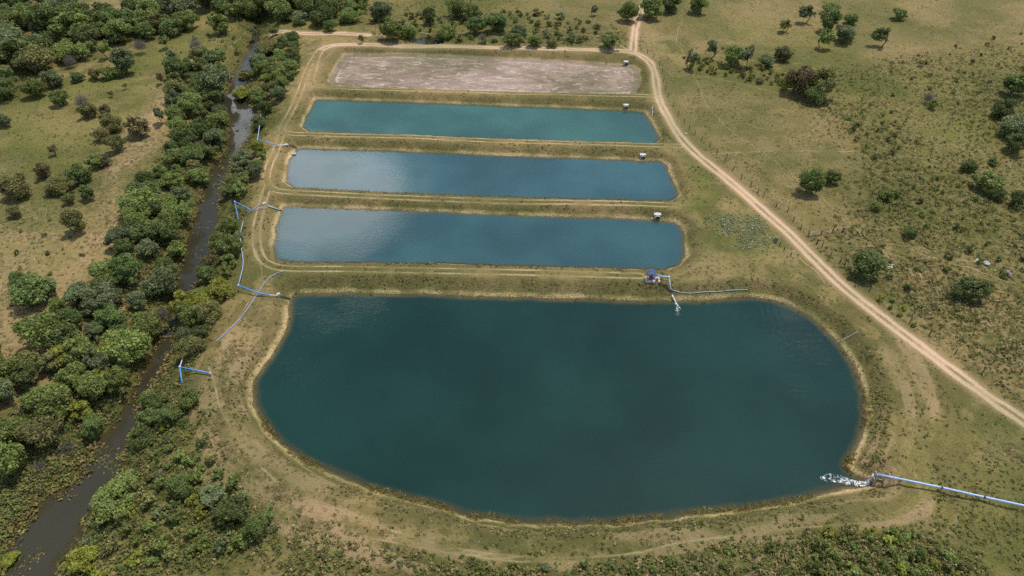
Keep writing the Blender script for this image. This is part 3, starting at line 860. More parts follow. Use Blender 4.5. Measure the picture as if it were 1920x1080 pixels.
# ---- single trees, each placed on its crown
SINGLE = [
 (1516, 343, 52, 'dark green', 'rounder dark tree of the pair standing in the pale pasture', None, 1.05),
 (1561, 331, 37, 'green', 'smaller tree of the pair standing in the pale pasture', None, 1.05),
 (1625, 491, 66, 'dark green', 'broad dark tree by the road bend with shadow across the verge', None, 1.0),
 (1824, 543, 64, 'dark green', 'large leafy tree alone in the scrub below the white bundles', None, 1.0),
 (1711, 431, 31, 'dark green', 'small round dark tree right above the faint track', None, 1.0),
 (1502, 152, 60, 'russet', 'left half of the big rust-tinged tree clump by the marsh patch', None, 1.1),
 (1540, 156, 62, 'olive', 'right half of the big rust-tinged tree clump by the marsh patch', None, 1.1),
 (1522, 172, 44, 'dark green', 'dark lower tree under the rust-tinged clump', None, 1.0),
 (1469, 152, 20, 'olive', 'small olive tree left of the rust-tinged clump', None, 1.0),
 (1478, 42, 26, 'green', 'lone small tree with round shadow on the upper hillside', OPEN_P, 1.0),
 (1519, 16, 36, 'grey-green', 'thin pale tree at the top edge with pinkish ground below', OPEN_P, 1.1),
 (1556, 9, 36, 'green', 'tree at the top edge right of the thin pale one', None, 1.0),
 (1562, 42, 48, 'dark green', 'darkest tree of the hillside clump', None, 1.0),
 (1543, 67, 36, 'green', 'light green tree in front of the hillside clump', OPEN_P, 1.0),
 (1584, 61, 40, 'grey-green', 'grey-green tree in front right of the hillside clump', None, 1.0),
 (1597, 33, 27, 'dark green', 'small dark tree behind right of the hillside clump', None, 1.0),
 (1664, 57, 38, 'dark green', 'lone hillside tree with bare trunk and long shadow', OPEN_P, 1.25),
 (1684, 26, 26, 'green', 'small tree just behind the lone bare-trunked hillside tree', None, 1.0),
 (1728, 114, 15, 'yellow-green', 'tiny yellow-green tree in the open scrub', OPEN_P, 1.0),
 (1314, 9, 40, 'green', 'broad tree on a green patch at the top edge', None, 1.0),
 (1178, 20, 42, 'green', 'tree left of the track at the hilltop', None, 1.1),
 (1217, 15, 46, 'green', 'tree right of the track at the hilltop', None, 1.0),
 (1258, 5, 40, 'dark green', 'rightmost of the three trees by the hilltop track', None, 1.0),
 (1111, 15, 19, 'grey-green', 'lone small tree in the pale grass left of the hilltop track', OPEN_P, 1.1),
 (1472, 99, 32, 'olive', 'tall narrow tree at the right end of the damp hedge', None, 1.25),
 (1336, 91, 28, 'grey-green', 'feathery thin tree in the damp hedge', OPEN_P, 1.1),
 (1376, 107, 42, 'green', 'bright bushy tree in the middle of the damp hedge', None, 0.9),
 (1406, 104, 32, 'grey-green', 'wispy grey-green tree in the middle of the damp hedge', OPEN_P, 1.2),
 (1434, 114, 38, 'grey-green', 'low spreading tree near the right end of the damp hedge', None, 0.7),
 (1294, 110, 30, 'grey-green', 'leftmost tree of the damp hedge', OPEN_P, 1.0),
 (1144, 78, 38, 'dark green', 'dense dark tree left of the track junction', None, 0.95),
 (1906, 160, 52, 'dark green', 'topmost dark tree at the right edge', None, 1.0),
 (1888, 205, 44, 'dark green', 'dark tree at the right edge above the marsh patch', None, 1.0),
 (1916, 232, 60, 'grey-green', 'grey-leaved tree cut by the right edge', None, 1.0),
 (1905, 268, 48, 'dark green', 'lowest tree of the dark group at the right edge', None, 1.0),
 (1820, 311, 32, 'dark green', 'small dark tree behind the green scrub clump on the right', None, 0.8),
 (1852, 341, 56, 'green', 'largest tree of the green scrub clump on the right', None, 0.8),
 (1862, 302, 20, 'dark green', 'narrow dark bush tree above the green scrub clump', None, 1.1),
 (1870, 362, 34, 'dark green', 'shaded tree below the green scrub clump', None, 0.8),
 (1913, 373, 44, 'dark green', 'dark tree cut by the right edge below the scrub clump', None, 0.9),
 (1663, 368, 32, 'green', 'bushy tree above the faint track on the right', None, 0.8),
 (1643, 388, 24, 'green', 'low bushy tree left of its neighbour above the faint track', None, 0.8),
 (1750, 196, 22, 'green', 'small tree beside a grey dead one in the right scrub', None, 1.0),
 (131, 420, 52, 'olive', 'lone leafy tree with clear shadow in the left field', None, 1.05),
 (52, 545, 72, 'dark green', 'big dark tree standing apart at the left edge', None, 1.0),
 (40, 520, 44, 'dark green', 'smaller crown behind the big dark tree at the left edge', None, 1.0),
 (256, 236, 48, 'russet', 'largest rust-brown tree on the bare slope', None, 1.15),
 (297, 214, 26, 'grey-green', 'thin blue-grey tree right of the rust-brown one', OPEN_P, 1.1),
 (196, 206, 32, 'russet', 'rust-brown tree at the top of the brown group', None, 1.0),
 (207, 232, 38, 'olive', 'olive tree in the middle of the brown group', None, 1.0),
 (188, 253, 36, 'russet', 'rusty tree at the lower left of the brown group', None, 1.0),
 (212, 270, 36, 'olive', 'lowest tree of the brown group with leaning trunk', None, 1.15),
 (197, 301, 26, 'russet', 'small orange-brown tree below the brown group', None, 1.0),
 (98, 277, 24, 'russet', 'small lone rust tree in the green meadow', OPEN_P, 1.0),
 (36, 350, 60, 'olive', 'wide olive tree at the far left of the meadow clump', None, 0.9),
 (78, 322, 34, 'russet', 'brownish tree at the back of the meadow clump', None, 1.0),
 (112, 342, 46, 'olive', 'olive tree in front of the meadow clump', None, 1.0),
 (152, 326, 42, 'dark green', 'dark tree at the right of the meadow clump', None, 1.0),
 (176, 301, 32, 'green', 'green tree behind the meadow clump beside the bare slope', None, 1.0),
 (164, 364, 30, 'dark green', 'dark lower right tree of the meadow clump', None, 1.0),
 (126, 372, 28, 'green', 'small green tree below the meadow clump', None, 1.0),
 (26, 398, 28, 'olive', 'small bushy tree below the wide olive tree', None, 0.9),
 (298, 144, 17, 'russet', 'tiny russet tree on a bare stem beside the creek wood', OPEN_P, 1.3),
 (233, 157, 11, 'green', 'tiny thin tree in the stubbly field', OPEN_P, 1.4),
 (207, 173, 9, 'olive', 'tiniest sapling in the stubbly field', OPEN_P, 1.4),
 (322, 100, 27, 'grey-green', 'small grey-green tree with clear stem near the creek wood', OPEN_P, 1.2),
 (309, 75, 24, 'green', 'small tree on the lawn-green strip near the upper wood', OPEN_P, 1.1),
 (192, 84, 30, 'green', 'leaning tree with long trunk in the upper meadow', OPEN_P, 1.3),
 (232, 118, 52, 'grey-green', 'big grey-green tree of the upper field clump', None, 0.95),
 (198, 136, 30, 'green', 'left tree of the upper field clump', None, 1.0),
 (178, 139, 26, 'olive', 'leftmost brownish tree of the upper field clump', None, 1.0),
 (226, 136, 28, 'green', 'low front tree of the upper field clump', None, 0.8),
 (143, 142, 26, 'dark green', 'dark rounded tree between the two upper clumps', None, 1.0),
 (100, 146, 44, 'grey-green', 'pale tree at the lower edge of the upper wood', None, 0.9),
 (60, 166, 46, 'green', 'green tree at the bottom of the upper wood', None, 1.0),
 (112, 182, 40, 'green', 'tree with dark shadow at the meadow edge', None, 1.0),
 (12, 168, 44, 'dark green', 'dark tree cut by the left edge above the meadow', None, 1.0),
 (162, 205, 36, 'olive', 'olive tree beside the grey brush at the meadow edge', None, 1.0),
 (2, 225, 34, 'grey-green', 'blue-grey tree cut by the left edge of the meadow', None, 1.0),
 (410, 46, 46, 'green', 'spreading tree alone on the upper slope left of the creek head', None, 0.95),
 (481, 54, 22, 'grey-green', 'thin tree beside the creek head track', OPEN_P, 1.3),
 (508, 50, 22, 'green', 'small tree at the left end of the upper sandy track', OPEN_P, 1.1),
 (620, 48, 26, 'dark green', 'small dark tree just behind the upper sandy track', None, 1.0),
 (678, 72, 15, 'olive', 'very small tree behind the left corner of the drained pond', OPEN_P, 1.0),
 (732, 60, 42, 'green', 'left bright tree of the row beside the tiny pool', None, 0.95),
 (765, 58, 40, 'green', 'tree touching the left end of the tiny pool', None, 0.95),
 (832, 63, 42, 'green', 'tree touching the right end of the tiny pool', None, 0.95),
 (806, 27, 32, 'dark green', 'tall dark tree behind the tiny pool', None, 1.4),
 (854, 12, 40, 'green', 'tree at the top edge behind the tiny pool', None, 1.2),
 (893, 47, 46, 'dark green', 'left dark tree of the thicket behind the drained pond', None, 0.9),
 (928, 42, 50, 'dark green', 'right dark tree of the thicket behind the drained pond', None, 0.9),
 (880, 22, 40, 'green', 'tree at the back of the thicket behind the drained pond', None, 1.0),
 (962, 76, 36, 'green', 'bright low tree at the right of the thicket', None, 0.8),
 (972, 62, 32, 'grey-green', 'grey-leaved tree at the right of the thicket', None, 1.0),
 (1002, 80, 26, 'green', 'small bushy tree right of the thicket', None, 0.9),
 (1032, 82, 20, 'green', 'last small bushy tree right of the thicket', None, 0.9),
 (660, 22, 44, 'green', 'bright tree at the right end of the upper wood', None, 1.0),
 (710, 20, 44, 'grey-green', 'grey-green tree standing off the right end of the upper wood', None, 1.0),
 (340, 912, 46, 'dark green', 'dark egg-shaped tree on the slope between creek and big pond', None, 1.2),
 (203, 668, 62, 'yellow-green', 'bright yellow-green tree beside the creek bend', None, 1.0),
 (110, 668, 54, 'yellow-green', 'left yellow-green tree inside the creekside wood', None, 1.0),
 (190, 706, 44, 'yellow-green', 'low yellow-green tree below the brightest one', None, 0.9),
 (150, 770, 52, 'yellow-green', 'yellow-tinged tree in the lower creekside wood', None, 0.9),
 (222, 925, 84, 'green', 'broad leafy tree leaning over the creek at the near left', None, 0.85),
 (148, 1055, 60, 'yellow-green', 'yellowish bush tree by the creek at the bottom edge', None, 0.8),
 (20, 1050, 40, 'yellow-green', 'golden bush tree in the bottom left corner', None, 0.8),
 (430, 960, 70, 'dark green', 'dark thicket tree on the slope under the big pond', None, 0.8),
 (480, 990, 56, 'dark green', 'lower dark thicket tree on the slope under the big pond', None, 0.8),
 (395, 930, 50, 'grey-green', 'grey-green thicket tree on the slope under the big pond', None, 0.75),
 (400, 155, 60, 'grey-green', 'tall grey-green tree in the wood at the creek narrows', None, 1.2),
 (462, 145, 30, 'olive', 'olive tree leaning over the far bend of the creek', None, 0.9),
 (458, 172, 40, 'yellow-green', 'low yellow-green bush tree on the creek island', None, 0.6),
]
for (px, py, w, colour, label, pr, tall) in SINGLE:
    tree_at(px, py, w, colour, label, pr, tall)
for (px, py, w, label) in [(905, 66, 20, 'leafless grey tree behind the drained pond'), (262, 84, 26, 'leafless grey tree on the upper lawn-green strip'),
                           (1741, 182, 20, 'leafless grey tree in the right scrub'), (365, 80, 22, 'bare grey tree left of the creek head'),
                           (152, 190, 26, 'bare grey tree at the meadow edge'), (315, 108, 14, 'small bare tree near the creek wood'),
                           (130, 112, 24, 'bare grey tree at the edge of the upper wood')]:
    tree_at(px, py, w, 'grey', label, BARE_P, 1.0, 'leafless grey trees')

# ---- woods
def seen(x, y, z, m=90):
    a, b = PX(x, y, z)
    return (a > -m) & (a < 1920 + m) & (b > -m) & (b < 1080 + m)
def zone(py):
    for lim, t in ((90, 'beyond the drained pond'), (172, 'opposite the drained pond'), (262, 'opposite the teal pond'), (372, 'opposite the cloud-mirroring pond'),
                   (505, 'opposite the blue-grey pond'), (600, 'opposite big pond\'s far shore'), (720, 'opposite big pond\'s upper half'),
                   (860, 'opposite big pond\'s lower half')):
        if py < lim:
            return t
    return 'near the bottom left corner'
def scatter(pts, gap, z, seed, tries=4000):
    rng = np.random.default_rng(seed)
    poly = UP(pts, z)
    lo, hi = poly.min(0), poly.max(0)
    got = []
    for _ in range(tries):
        p = lo + (hi - lo) * rng.random(2)
        c = False
        for a, b in zip(poly, np.roll(poly, -1, 0)):
            if (a[1] > p[1]) != (b[1] > p[1]) and p[0] < (b[0] - a[0]) * (p[1] - a[1]) / (b[1] - a[1]) + a[0]:
                c = not c
        if not c or any((p[0] - q[0]) ** 2 + (p[1] - q[1]) ** 2 < gap * gap for q in got):
            continue
        got.append(p)
    return got
KEEP_CLEAR = [U(px, py, -0.5) for px, py in [(483, 262), (500, 267), (518, 272), (487, 240), (440, 378), (455, 386), (471, 393), (444, 400), (447, 535),
                                             (465, 542), (337, 700), (350, 700), (365, 703), (380, 705), (343, 715), (340, 725)]]
def wood(pts, gap, z, seed, wmin, wmax, colours, where, group, tall=1.0):
    for p in scatter(pts, gap, z, seed):
        if samp(SDr['CREEK'], p[0], p[1]) < 0.45 or not seen(p[0], p[1], 1.0, 60) or any(math.hypot(p[0] - q[0], p[1] - q[1]) < 3.0 for q in KEEP_CLEAR):
            continue
        g = Vector((p[0], p[1], float(samp(Z, p[0], p[1]))))
        w = random.uniform(wmin, wmax)
        w *= random.choice((0.8, 1.0, 1.0, 1.15))
        w = min(w, max(wmin * 0.6, (7.0 if 'left' in where else 3.4) * float(samp(SDr['CREEK'], p[0], p[1]))))
        col = random.choice(colours)
        x, y = PX(g.x, g.y, g.z)
        sz = 'small' if w < wmin + 0.33 * (wmax - wmin) else ('large' if w > wmin + 0.7 * (wmax - wmin) else 'medium')
        zn = zone(y)
        put_tree(g, w, col, f'{sz} {col} tree {where}' + (f' {zn}' if 'creek' in where else ''), f'{sz} {col} trees {where}' + (f' {zn}' if 'creek' in where else ''), None, tall)
DK = ['dark green'] * 4 + ['green'] * 4 + ['grey-green'] * 2 + ['olive']
MX = ['dark green'] * 3 + ['green'] * 4 + ['grey-green'] * 2 + ['olive'] * 2 + ['yellow-green']
wood([(335, 135), (372, 110), (405, 110), (425, 160), (412, 230), (405, 270), (388, 300), (365, 345), (345, 400), (330, 460), (312, 510), (290, 570), (285, 620), (262, 660), (232, 700), (212, 760),
      (175, 820), (150, 850), (110, 830), (50, 850), (20, 900), (0, 960), (-60, 980), (-60, 680), (0, 680), (60, 640), (100, 600), (160, 560), (195, 520), (205, 480), (245, 440), (245, 400), (270, 350),
      (315, 310), (330, 260), (330, 190)], 3.9, -0.5, 41, 4.2, 7.4, DK, 'left of the creek', 'creek wood', 1.0)
wood([(500, 92), (552, 84), (566, 110), (555, 140), (540, 175), (512, 215), (497, 240), (492, 250), (480, 225), (478, 190), (490, 160), (480, 120)], 3.7, -1.5, 42, 3.8, 6.2, DK, 'right of the creek', 'creek wood', 0.95)
wood([(462, 300), (490, 290), (500, 310), (486, 345), (468, 372), (450, 372), (432, 358), (440, 330)], 3.2, -1.5, 43, 3.6, 5.4, MX, 'right of the creek', 'creek wood', 0.9)
wood([(412, 410), (440, 395), (450, 420), (446, 470), (442, 520), (424, 560), (405, 600), (395, 640), (378, 668), (352, 660), (338, 630), (350, 580), (372, 545), (392, 500), (396, 450)], 3.5, -1.5, 44, 3.6, 6.0, MX, 'right of the creek', 'creek wood', 0.95)
wood([(262, 690), (318, 660), (330, 690), (370, 730), (362, 770), (330, 800), (290, 790), (262, 830), (250, 820), (272, 770)], 3.3, -1.8, 45, 3.2, 5.4, MX, 'right of the creek', 'creek wood', 0.85)
wood([(-40, -30), (135, -30), (125, 8), (112, 22), (205, 30), (240, 14), (300, 14), (352, 28), (352, 56), (300, 58), (250, 64), (215, 74), (196, 64), (150, 84), (125, 105), (70, 125), (0, 150), (-40, 150)], 7.0, 1.5, 46, 8.0, 12.0, DK, 'in the upper left wood', 'upper wood', 0.95)
wood([(365, -30), (650, -30), (690, 15), (640, 34), (600, 40), (552, 40), (520, 32), (470, 32), (430, 20), (392, 20)], 6.6, 1.5, 47, 7.5, 11.0, DK, 'in the upper middle wood', 'upper wood', 0.95)
print('TREES', N_TREE[0])

# ---- shrubs one can pick out
SHR = [
 ([(185, 960), (260, 900), (330, 880), (380, 880), (440, 920), (520, 985), (540, 1010), (470, 1040), (330, 1060), (200, 1100), (120, 1100)], 2.1, -1.5, 1.6, 3.2, MX + ['yellow-green'] * 2, 'shrub in the thicket under the big pond', 'thicket shrubs'),
 ([(290, 800), (370, 740), (375, 800), (400, 860), (420, 900), (340, 880), (260, 900), (240, 880)], 2.4, -1.5, 1.2, 2.6, MX, 'shrub on the slope between creek and big pond', 'slope shrubs'),
 ([(720, 1050), (900, 1060), (1150, 1062), (1290, 1050), (1290, 1100), (700, 1100)], 2.6, 0, 0.9, 1.8, ['dark green', 'green', 'grey-green'], 'shrub at the bottom edge left of centre', 'bottom shrubs'),
 ([(1540, 1010), (1640, 990), (1760, 1015), (1800, 1060), (1800, 1110), (1520, 1110), (1500, 1060)], 1.5, 0, 1.4, 2.6, ['green', 'green', 'yellow-green', 'olive'], 'shrub in the thicket at the bottom right', 'bottom right thicket'),
 ([(1300, 1050), (1500, 1020), (1520, 1100), (1290, 1100)], 2.4, 0, 0.9, 1.9, ['green', 'olive', 'dark green'], 'shrub at the bottom edge right of centre', 'bottom shrubs'),
 ([(1290, 110), (1400, 125), (1480, 140), (1560, 190), (1480, 170), (1380, 145), (1290, 128)], 2.4, 0.3, 1.3, 3.0, ['green', 'olive', 'yellow-green', 'dark green'], 'shrub in the damp hollow above the pale pasture', 'damp hollow shrubs'),
 ([(1590, 220), (1680, 210), (1700, 280), (1660, 330), (1620, 310)], 3.6, 0.3, 1.0, 2.4, ['green', 'olive', 'dark green'], 'shrub along the right edge of the pale pasture', 'pasture edge shrubs'),
 ([(1640, 520), (1780, 480), (1920, 440), (1920, 520), (1780, 560), (1690, 560)], 4.2, 0.3, 1.0, 2.4, ['green', 'olive', 'dark green'], 'shrub beside the faint track on the right', 'scrub shrubs'),
 ([(1640, 380), (1760, 330), (1920, 390), (1920, 440), (1750, 440)], 5.0, 0.3, 0.9, 2.2, ['green', 'olive', 'dark green'], 'shrub in the scrub above the faint track', 'scrub shrubs'),
 ([(1660, 110), (1920, 60), (1920, 140), (1800, 200), (1660, 180)], 6.5, 0.3, 0.9, 2.2, ['green', 'olive', 'russet'], 'shrub on the upper right hillside', 'hillside shrubs'),
 ([(1640, 560), (1680, 555), (1720, 610), (1700, 620)], 2.2, 0.3, 1.0, 1.9, ['green', 'yellow-green'], 'shrub on the verge right of the road', 'verge shrubs'),
 ([(710, 30), (960, 20), (1180, 50), (1180, 88), (960, 82), (860, 78), (700, 60)], 3.4, 0.3, 1.4, 4.2, ['green', 'olive', 'grey-green', 'dark green'], 'shrub on the slope beyond the drained pond', 'far slope shrubs'),
 ([(0, 380), (110, 420), (160, 480), (90, 520), (0, 480)], 6.0, -1, 0.9, 1.9, ['green', 'olive', 'dark green'], 'shrub in the rough left field', 'left field shrubs'),
 ([(140, 560), (190, 540), (170, 600), (110, 620)], 3.0, -1, 1.4, 2.6, ['green', 'olive'], 'shrub at the edge of the creekside wood', 'wood edge shrubs'),
 ([(380, 60), (470, 60), (440, 110), (350, 120), (340, 100)], 5.0, -1, 1.2, 3.0, ['olive', 'green', 'grey-green'], 'shrub on the stony ground near the creek head', 'creek head shrubs'),
]
ns = 0
for k, (pts, gap, z, a, b_, cols, label, group) in enumerate(SHR):
    for p in scatter(pts, gap, z, 500 + k, 1500):
        if samp(SDr['CREEK'], p[0], p[1]) < 0.3 or abs(samp(rd, p[0], p[1])) < 2.2:
            continue
        if 'far slope' in group and fbm(np.array([p[0]]), np.array([p[1]]), 22, 97, 2)[0] < 0.47:
            continue
        col = random.choice(cols); w = random.uniform(a, b_)
        sz = 'bigger' if w > 0.5 * (a + b_) else 'smaller'
        put_shrub(Vector((p[0], p[1], float(samp(Z, p[0], p[1])) - 0.05)), w, col, f'{sz} {col} {label}', f'{sz} {col} {group}')
        ns += 1
for (px, py, w, label) in [(303, 590, 26, 'grey brush pile hanging over the creek bank'), (262, 652, 34, 'tangle of dead branches by the creek bend'), (245, 668, 30, 'dead branches under the yellow-green tree'),
                           (312, 525, 28, 'grey dead brush where the creek darkens'), (125, 840, 30, 'pale dead bush on the yellow bank'), (72, 875, 24, 'purplish dead bush among yellow grass'),
                           (300, 895, 24, 'greyish dead bush beside fallen poles'), (375, 275, 30, 'fallen dead branches on the left creek bank'), (362, 490, 18, 'bare twigs by the creek right bank'),
                           (430, 150, 16, 'dead twigs at the creek head'), (1424, 152, 18, 'dark dead bush above the pale pasture')]:
    g = G(px, py, 0.4)
    put_shrub(g, w * (g.y * CP + (CAM_H - g.z) * SP) / F_PX, 'grey', label, None, True, 'dead_shrub')
print('SHRUBS', ns)

# ------------------------------------------------------------------ ground cover nobody could count
def cover(name, seed, n, prob, rad, leaves, leaf, m, label, tall=0.55, spread=1.0, blade=False):
    """n candidate spots over the view, kept by the chance `prob` gives them."""
    rng = np.random.default_rng(seed)
    # even in picture area: uniform over the photograph frame, laid on the ground
    px = rng.uniform(-60, 1980, n); py = rng.uniform(-50, 1130, n)
    p = U(px, py, -0.5); x, y = p[:, 0], p[:, 1]
    keep = rng.random(n) < prob(x, y)
    x, y = x[keep], y[keep]
    if not len(x):
        return
    z = samp(Z, x, y)
    k = len(x)
    r = rng.uniform(rad[0], rad[1], k)
    idx_ = np.repeat(np.arange(k), leaves)
    d = unit(rng.normal(size=(k * leaves, 3))); d[:, 2] = np.abs(d[:, 2])
    rr = (r[idx_] * rng.uniform(0.35, 1.0, k * leaves))[:, None]
    C = np.stack([x[idx_], y[idx_], z[idx_]], -1) + d * rr * np.array([spread, spread, tall * 2]) + np.array([0, 0, 0.05])
    if blade:
        a = unit(d * np.array([1, 1, 0.4]) + np.array([0, 0, 0.55]) + rng.normal(size=d.shape) * 0.25)
        s = unit(np.cross(a, rng.normal(size=d.shape))) * (leaf * 0.16)
        ln = (leaf * rng.uniform(0.6, 1.4, k * leaves))[:, None]
        C[:, 2] = z[idx_] + 0.02
        V = np.stack([C - s, C + s, C + a * ln], 1).reshape(-1, 3)
        F = np.arange(len(V)).reshape(-1, 3); q = 3
    else:
        V, F = leaf_quads(rng, C, unit(d + rng.normal(size=d.shape) * 0.45 + np.array([0, 0, 0.3])), leaf)
        q = 4
    tone_c = rng.random(k)
    tone = np.repeat(np.clip(0.65 * tone_c[idx_] + 0.35 * rng.random(k * leaves), 0, 1), q)
    o = link(name, mesh_np(name, V, F, {'tone': tone, 'kin': np.repeat(rng.random(k)[idx_], q)}), m)
    return tag(o, label, 'ground cover', kind='stuff')
def cover_material(name, cols):
    m = mat(name)
    b = NB(m)
    kin = b.attr('kin'); tone = b.attr('tone')
    c = cols[0]
    for i in range(1, len(cols)):
        e = i / len(cols)
        c = b.mix(b.ramp(kin, e - 0.08, e + 0.08), c, cols[i])
    v = b.math('ADD', b.math('MULTIPLY', tone, 0.8), 0.6)
    hs = b.n('ShaderNodeHueSaturation'); b.put(hs.inputs['Color'], c); b.put(hs.inputs['Value'], v)
    p = b.bsdf(hs.outputs[0], 0.75, 0.15)
    t = b.n('ShaderNodeBsdfTranslucent'); b.put(t.inputs['Color'], hs.outputs[0])
    mx = b.n('ShaderNodeMixShader'); mx.inputs[0].default_value = 0.2
    b.t.links.new(p, mx.inputs[1]); b.t.links.new(t.outputs[0], mx.inputs[2])
    b.out(mx.outputs[0])
    return m
M_SCRUB = cover_material('scrub_leaves', [(0.300, 0.235, 0.115), (0.215, 0.178, 0.075), (0.150, 0.138, 0.048), (0.105, 0.112, 0.034), (0.075, 0.092, 0.028)])
M_STRAW = cover_material('straw_tufts', [(0.360, 0.285, 0.160), (0.280, 0.220, 0.115), (0.175, 0.150, 0.066), (0.115, 0.112, 0.040)])
M_GREENC = cover_material('green_weeds', [(0.235, 0.190, 0.080), (0.165, 0.155, 0.046), (0.110, 0.122, 0.032), (0.080, 0.100, 0.028), (0.135, 0.145, 0.036)])
M_REED = cover_material('shore_reeds', [(0.320, 0.260, 0.085), (0.210, 0.190, 0.050), (0.260, 0.190, 0.075)])
M_MAT = cover_material('marsh_grass', [(0.230, 0.190, 0.058), (0.160, 0.145, 0.042), (0.255, 0.190, 0.085), (0.115, 0.120, 0.032)])
fS = lambda k: (lambda x, y: samp(FIELDS[k], x, y))
def dry(x, y):
    ok = np.ones(len(x), bool)
    for k in ('P1', 'P2', 'P3', 'P4', 'BIG', 'POOL'):
        ok &= samp(SDr[k], x, y) > 0.5
    ok &= samp(SDr['CREEK'], x, y) > 0.4
    ok &= np.abs(samp(rd, x, y)) > 2.0
    ok &= np.abs(np.abs(samp(td, x, y)) - 0.8) > 0.45
    ok &= np.abs(samp(pd, x, y)) > 0.35
    return ok
def patchy(x, y, s, seed, lo=0.4, hi=0.65):
    return sstep(fbm(x, y, s, seed, 3), lo, hi)
cover('scrub_cover', 61, 90000, lambda x, y: dry(x, y) * np.clip(samp(scrub, x, y), 0, 1) * (0.25 + 0.65 * patchy(x, y, 7, 3)), (0.20, 0.55), 8, 0.25, M_SCRUB, 'rough low scrub and weeds over the right hillside', 0.55)
cover('straw_cover', 62, 60000, lambda x, y: dry(x, y) * (0.08 + 0.85 * np.maximum(np.maximum(samp(bare, x, y), 0.6 * samp(bank_dark, x, y)), 0.35 * samp(left_side, x, y))) * (1 - samp(scrub, x, y)) * patchy(x, y, 3, 8, 0.3, 0.6), (0.15, 0.4), 9, 0.34, M_STRAW, 'dry straw tufts over the left fields and banks', 0.4, 1.0, True)
cover('weed_cover', 63, 80000, lambda x, y: dry(x, y) * np.clip(np.maximum(0.9 * samp(bank_dark, x, y), np.maximum(0.5 * samp(lush, x, y), 0.06)), 0, 1) * patchy(x, y, 6, 13, 0.44, 0.62), (0.14, 0.36), 8, 0.22, M_GREENC, 'green weeds on the pond banks and damp ground', 0.45)
cover('pasture_tussocks', 64, 90000, lambda x, y: dry(x, y) * (0.75 * samp(FIELDS['pasture'], x, y) + 0.10) * patchy(x, y, 6, 23, 0.35, 0.65), (0.12, 0.30), 8, 0.30, M_SCRUB, 'thin grass tussocks over the pale pasture', 0.4, 1.0, True)
def creek_at(y):
    return np.interp(np.clip(y, cx_line[:, 1].min(), cx_line[:, 1].max()), cx_line[order, 1], cx_line[order, 0])
def near_creek(x, y, r_right):
    s = samp(SDr['CREEK'], x, y)
    return (s > 0.2) * np.where(x > creek_at(y), sstep(-s, -r_right, -r_right * 0.6), sstep(-s, -16, -10))
cover('creek_undergrowth', 65, 70000, lambda x, y: dry(x, y) * near_creek(x, y, 9.0) * (0.2 + 0.75 * patchy(x, y, 6, 33, 0.35, 0.6)), (0.25, 0.6), 9, 0.28, M_GREENC, 'tangled green undergrowth along the creek banks', 0.6)
MARSH = paint(region([(60, 925), (95, 862), (150, 835), (172, 845), (150, 890), (95, 925)], 2.0, -3, 0.5), region([(-20, 960), (60, 925), (45, 985), (0, 1035), (-40, 1035)], 2.0, -3, 0.5),
              region([(405, 290), (428, 262), (436, 300), (420, 345), (412, 400), (404, 400), (408, 340)], 1.5, -3, 0.5), region([(420, 370), (440, 330), (436, 310), (424, 330)], 1.5, -3, 0.5),
              region([(292, 620), (312, 570), (318, 600), (300, 640)], 1.2, -3, 0.5), region([(415, 235), (448, 226), (442, 244), (418, 250)], 1.2, -3, 0.5))
WEED = region([(1340, 402), (1420, 410), (1450, 445), (1440, 468), (1380, 460), (1340, 435)], 2.0)
def mats(x, y):
    s = samp(SDr['CREEK'], x, y)
    edge = sstep(s, -1.2, -0.3) * (1 - sstep(s, 0.6, 1.6))
    return np.maximum(edge * patchy(x, y, 7, 43, 0.46, 0.58), 0.9 * samp(MARSH, x, y) * (s > -3.0))
cover('leafy_weed', 69, 240000, lambda x, y: dry(x, y) * samp(WEED, x, y) * patchy(x, y, 4, 73, 0.2, 0.5), (0.15, 0.38), 9, 0.22, cover_material('blue_green_weed', [(0.25, 0.275, 0.155), (0.19, 0.22, 0.115), (0.31, 0.31, 0.19)]), 'blue-green leafy weeds right of the blue-grey pond', 0.4)
cover('scrub_bushes', 72, 46000, lambda x, y: dry(x, y) * np.clip(samp(scrub, x, y), 0, 1) * (0.03 + 0.6 * patchy(x, y, 13, 103, 0.42, 0.6)) * (y > 85), (0.35, 1.05), 20, 0.26, M_GREENC, 'olive bush clumps run together over the right hillside', 0.5)
M_W = cover('marsh_grass', 66, 90000, mats, (0.25, 0.6), 10, 0.34, M_MAT, 'yellow marsh grass matting the creek margins', 0.35, 1.2)
cover('creek_bushes', 73, 26000, lambda x, y: (samp(SDr['CREEK'], x, y) > -0.4) * near_creek(x, y, 8.0) * (np.abs(samp(td, x, y)) > 2.0) * (samp(SDr['BIG'], x, y) > 7) * (0.12 + 0.8 * patchy(x, y, 8, 113, 0.40, 0.58)), (0.5, 1.3), 30, 0.27, cover_material('bush_leaves', [(0.150, 0.165, 0.050), (0.105, 0.130, 0.040), (0.165, 0.155, 0.055), (0.090, 0.115, 0.038), (0.190, 0.195, 0.055)]), 'tangled bushes run together along both creek banks', 0.55)
THICKET = paint(region([(150, 1090), (230, 960), (330, 880), (400, 890), (470, 960), (545, 1005), (500, 1040), (400, 1060), (330, 1100)], 3.0, -1.5), region([(1400, 1090), (1500, 1030), (1640, 1000), (1760, 1020), (1810, 1090)], 3.0),
               0.7 * region([(250, 830), (320, 790), (375, 740), (385, 800), (400, 860), (330, 880), (240, 900)], 3.0, -1.5), 0.6 * region([(600, 1040), (900, 1062), (1200, 1062), (1200, 1100), (600, 1100)], 3.0))
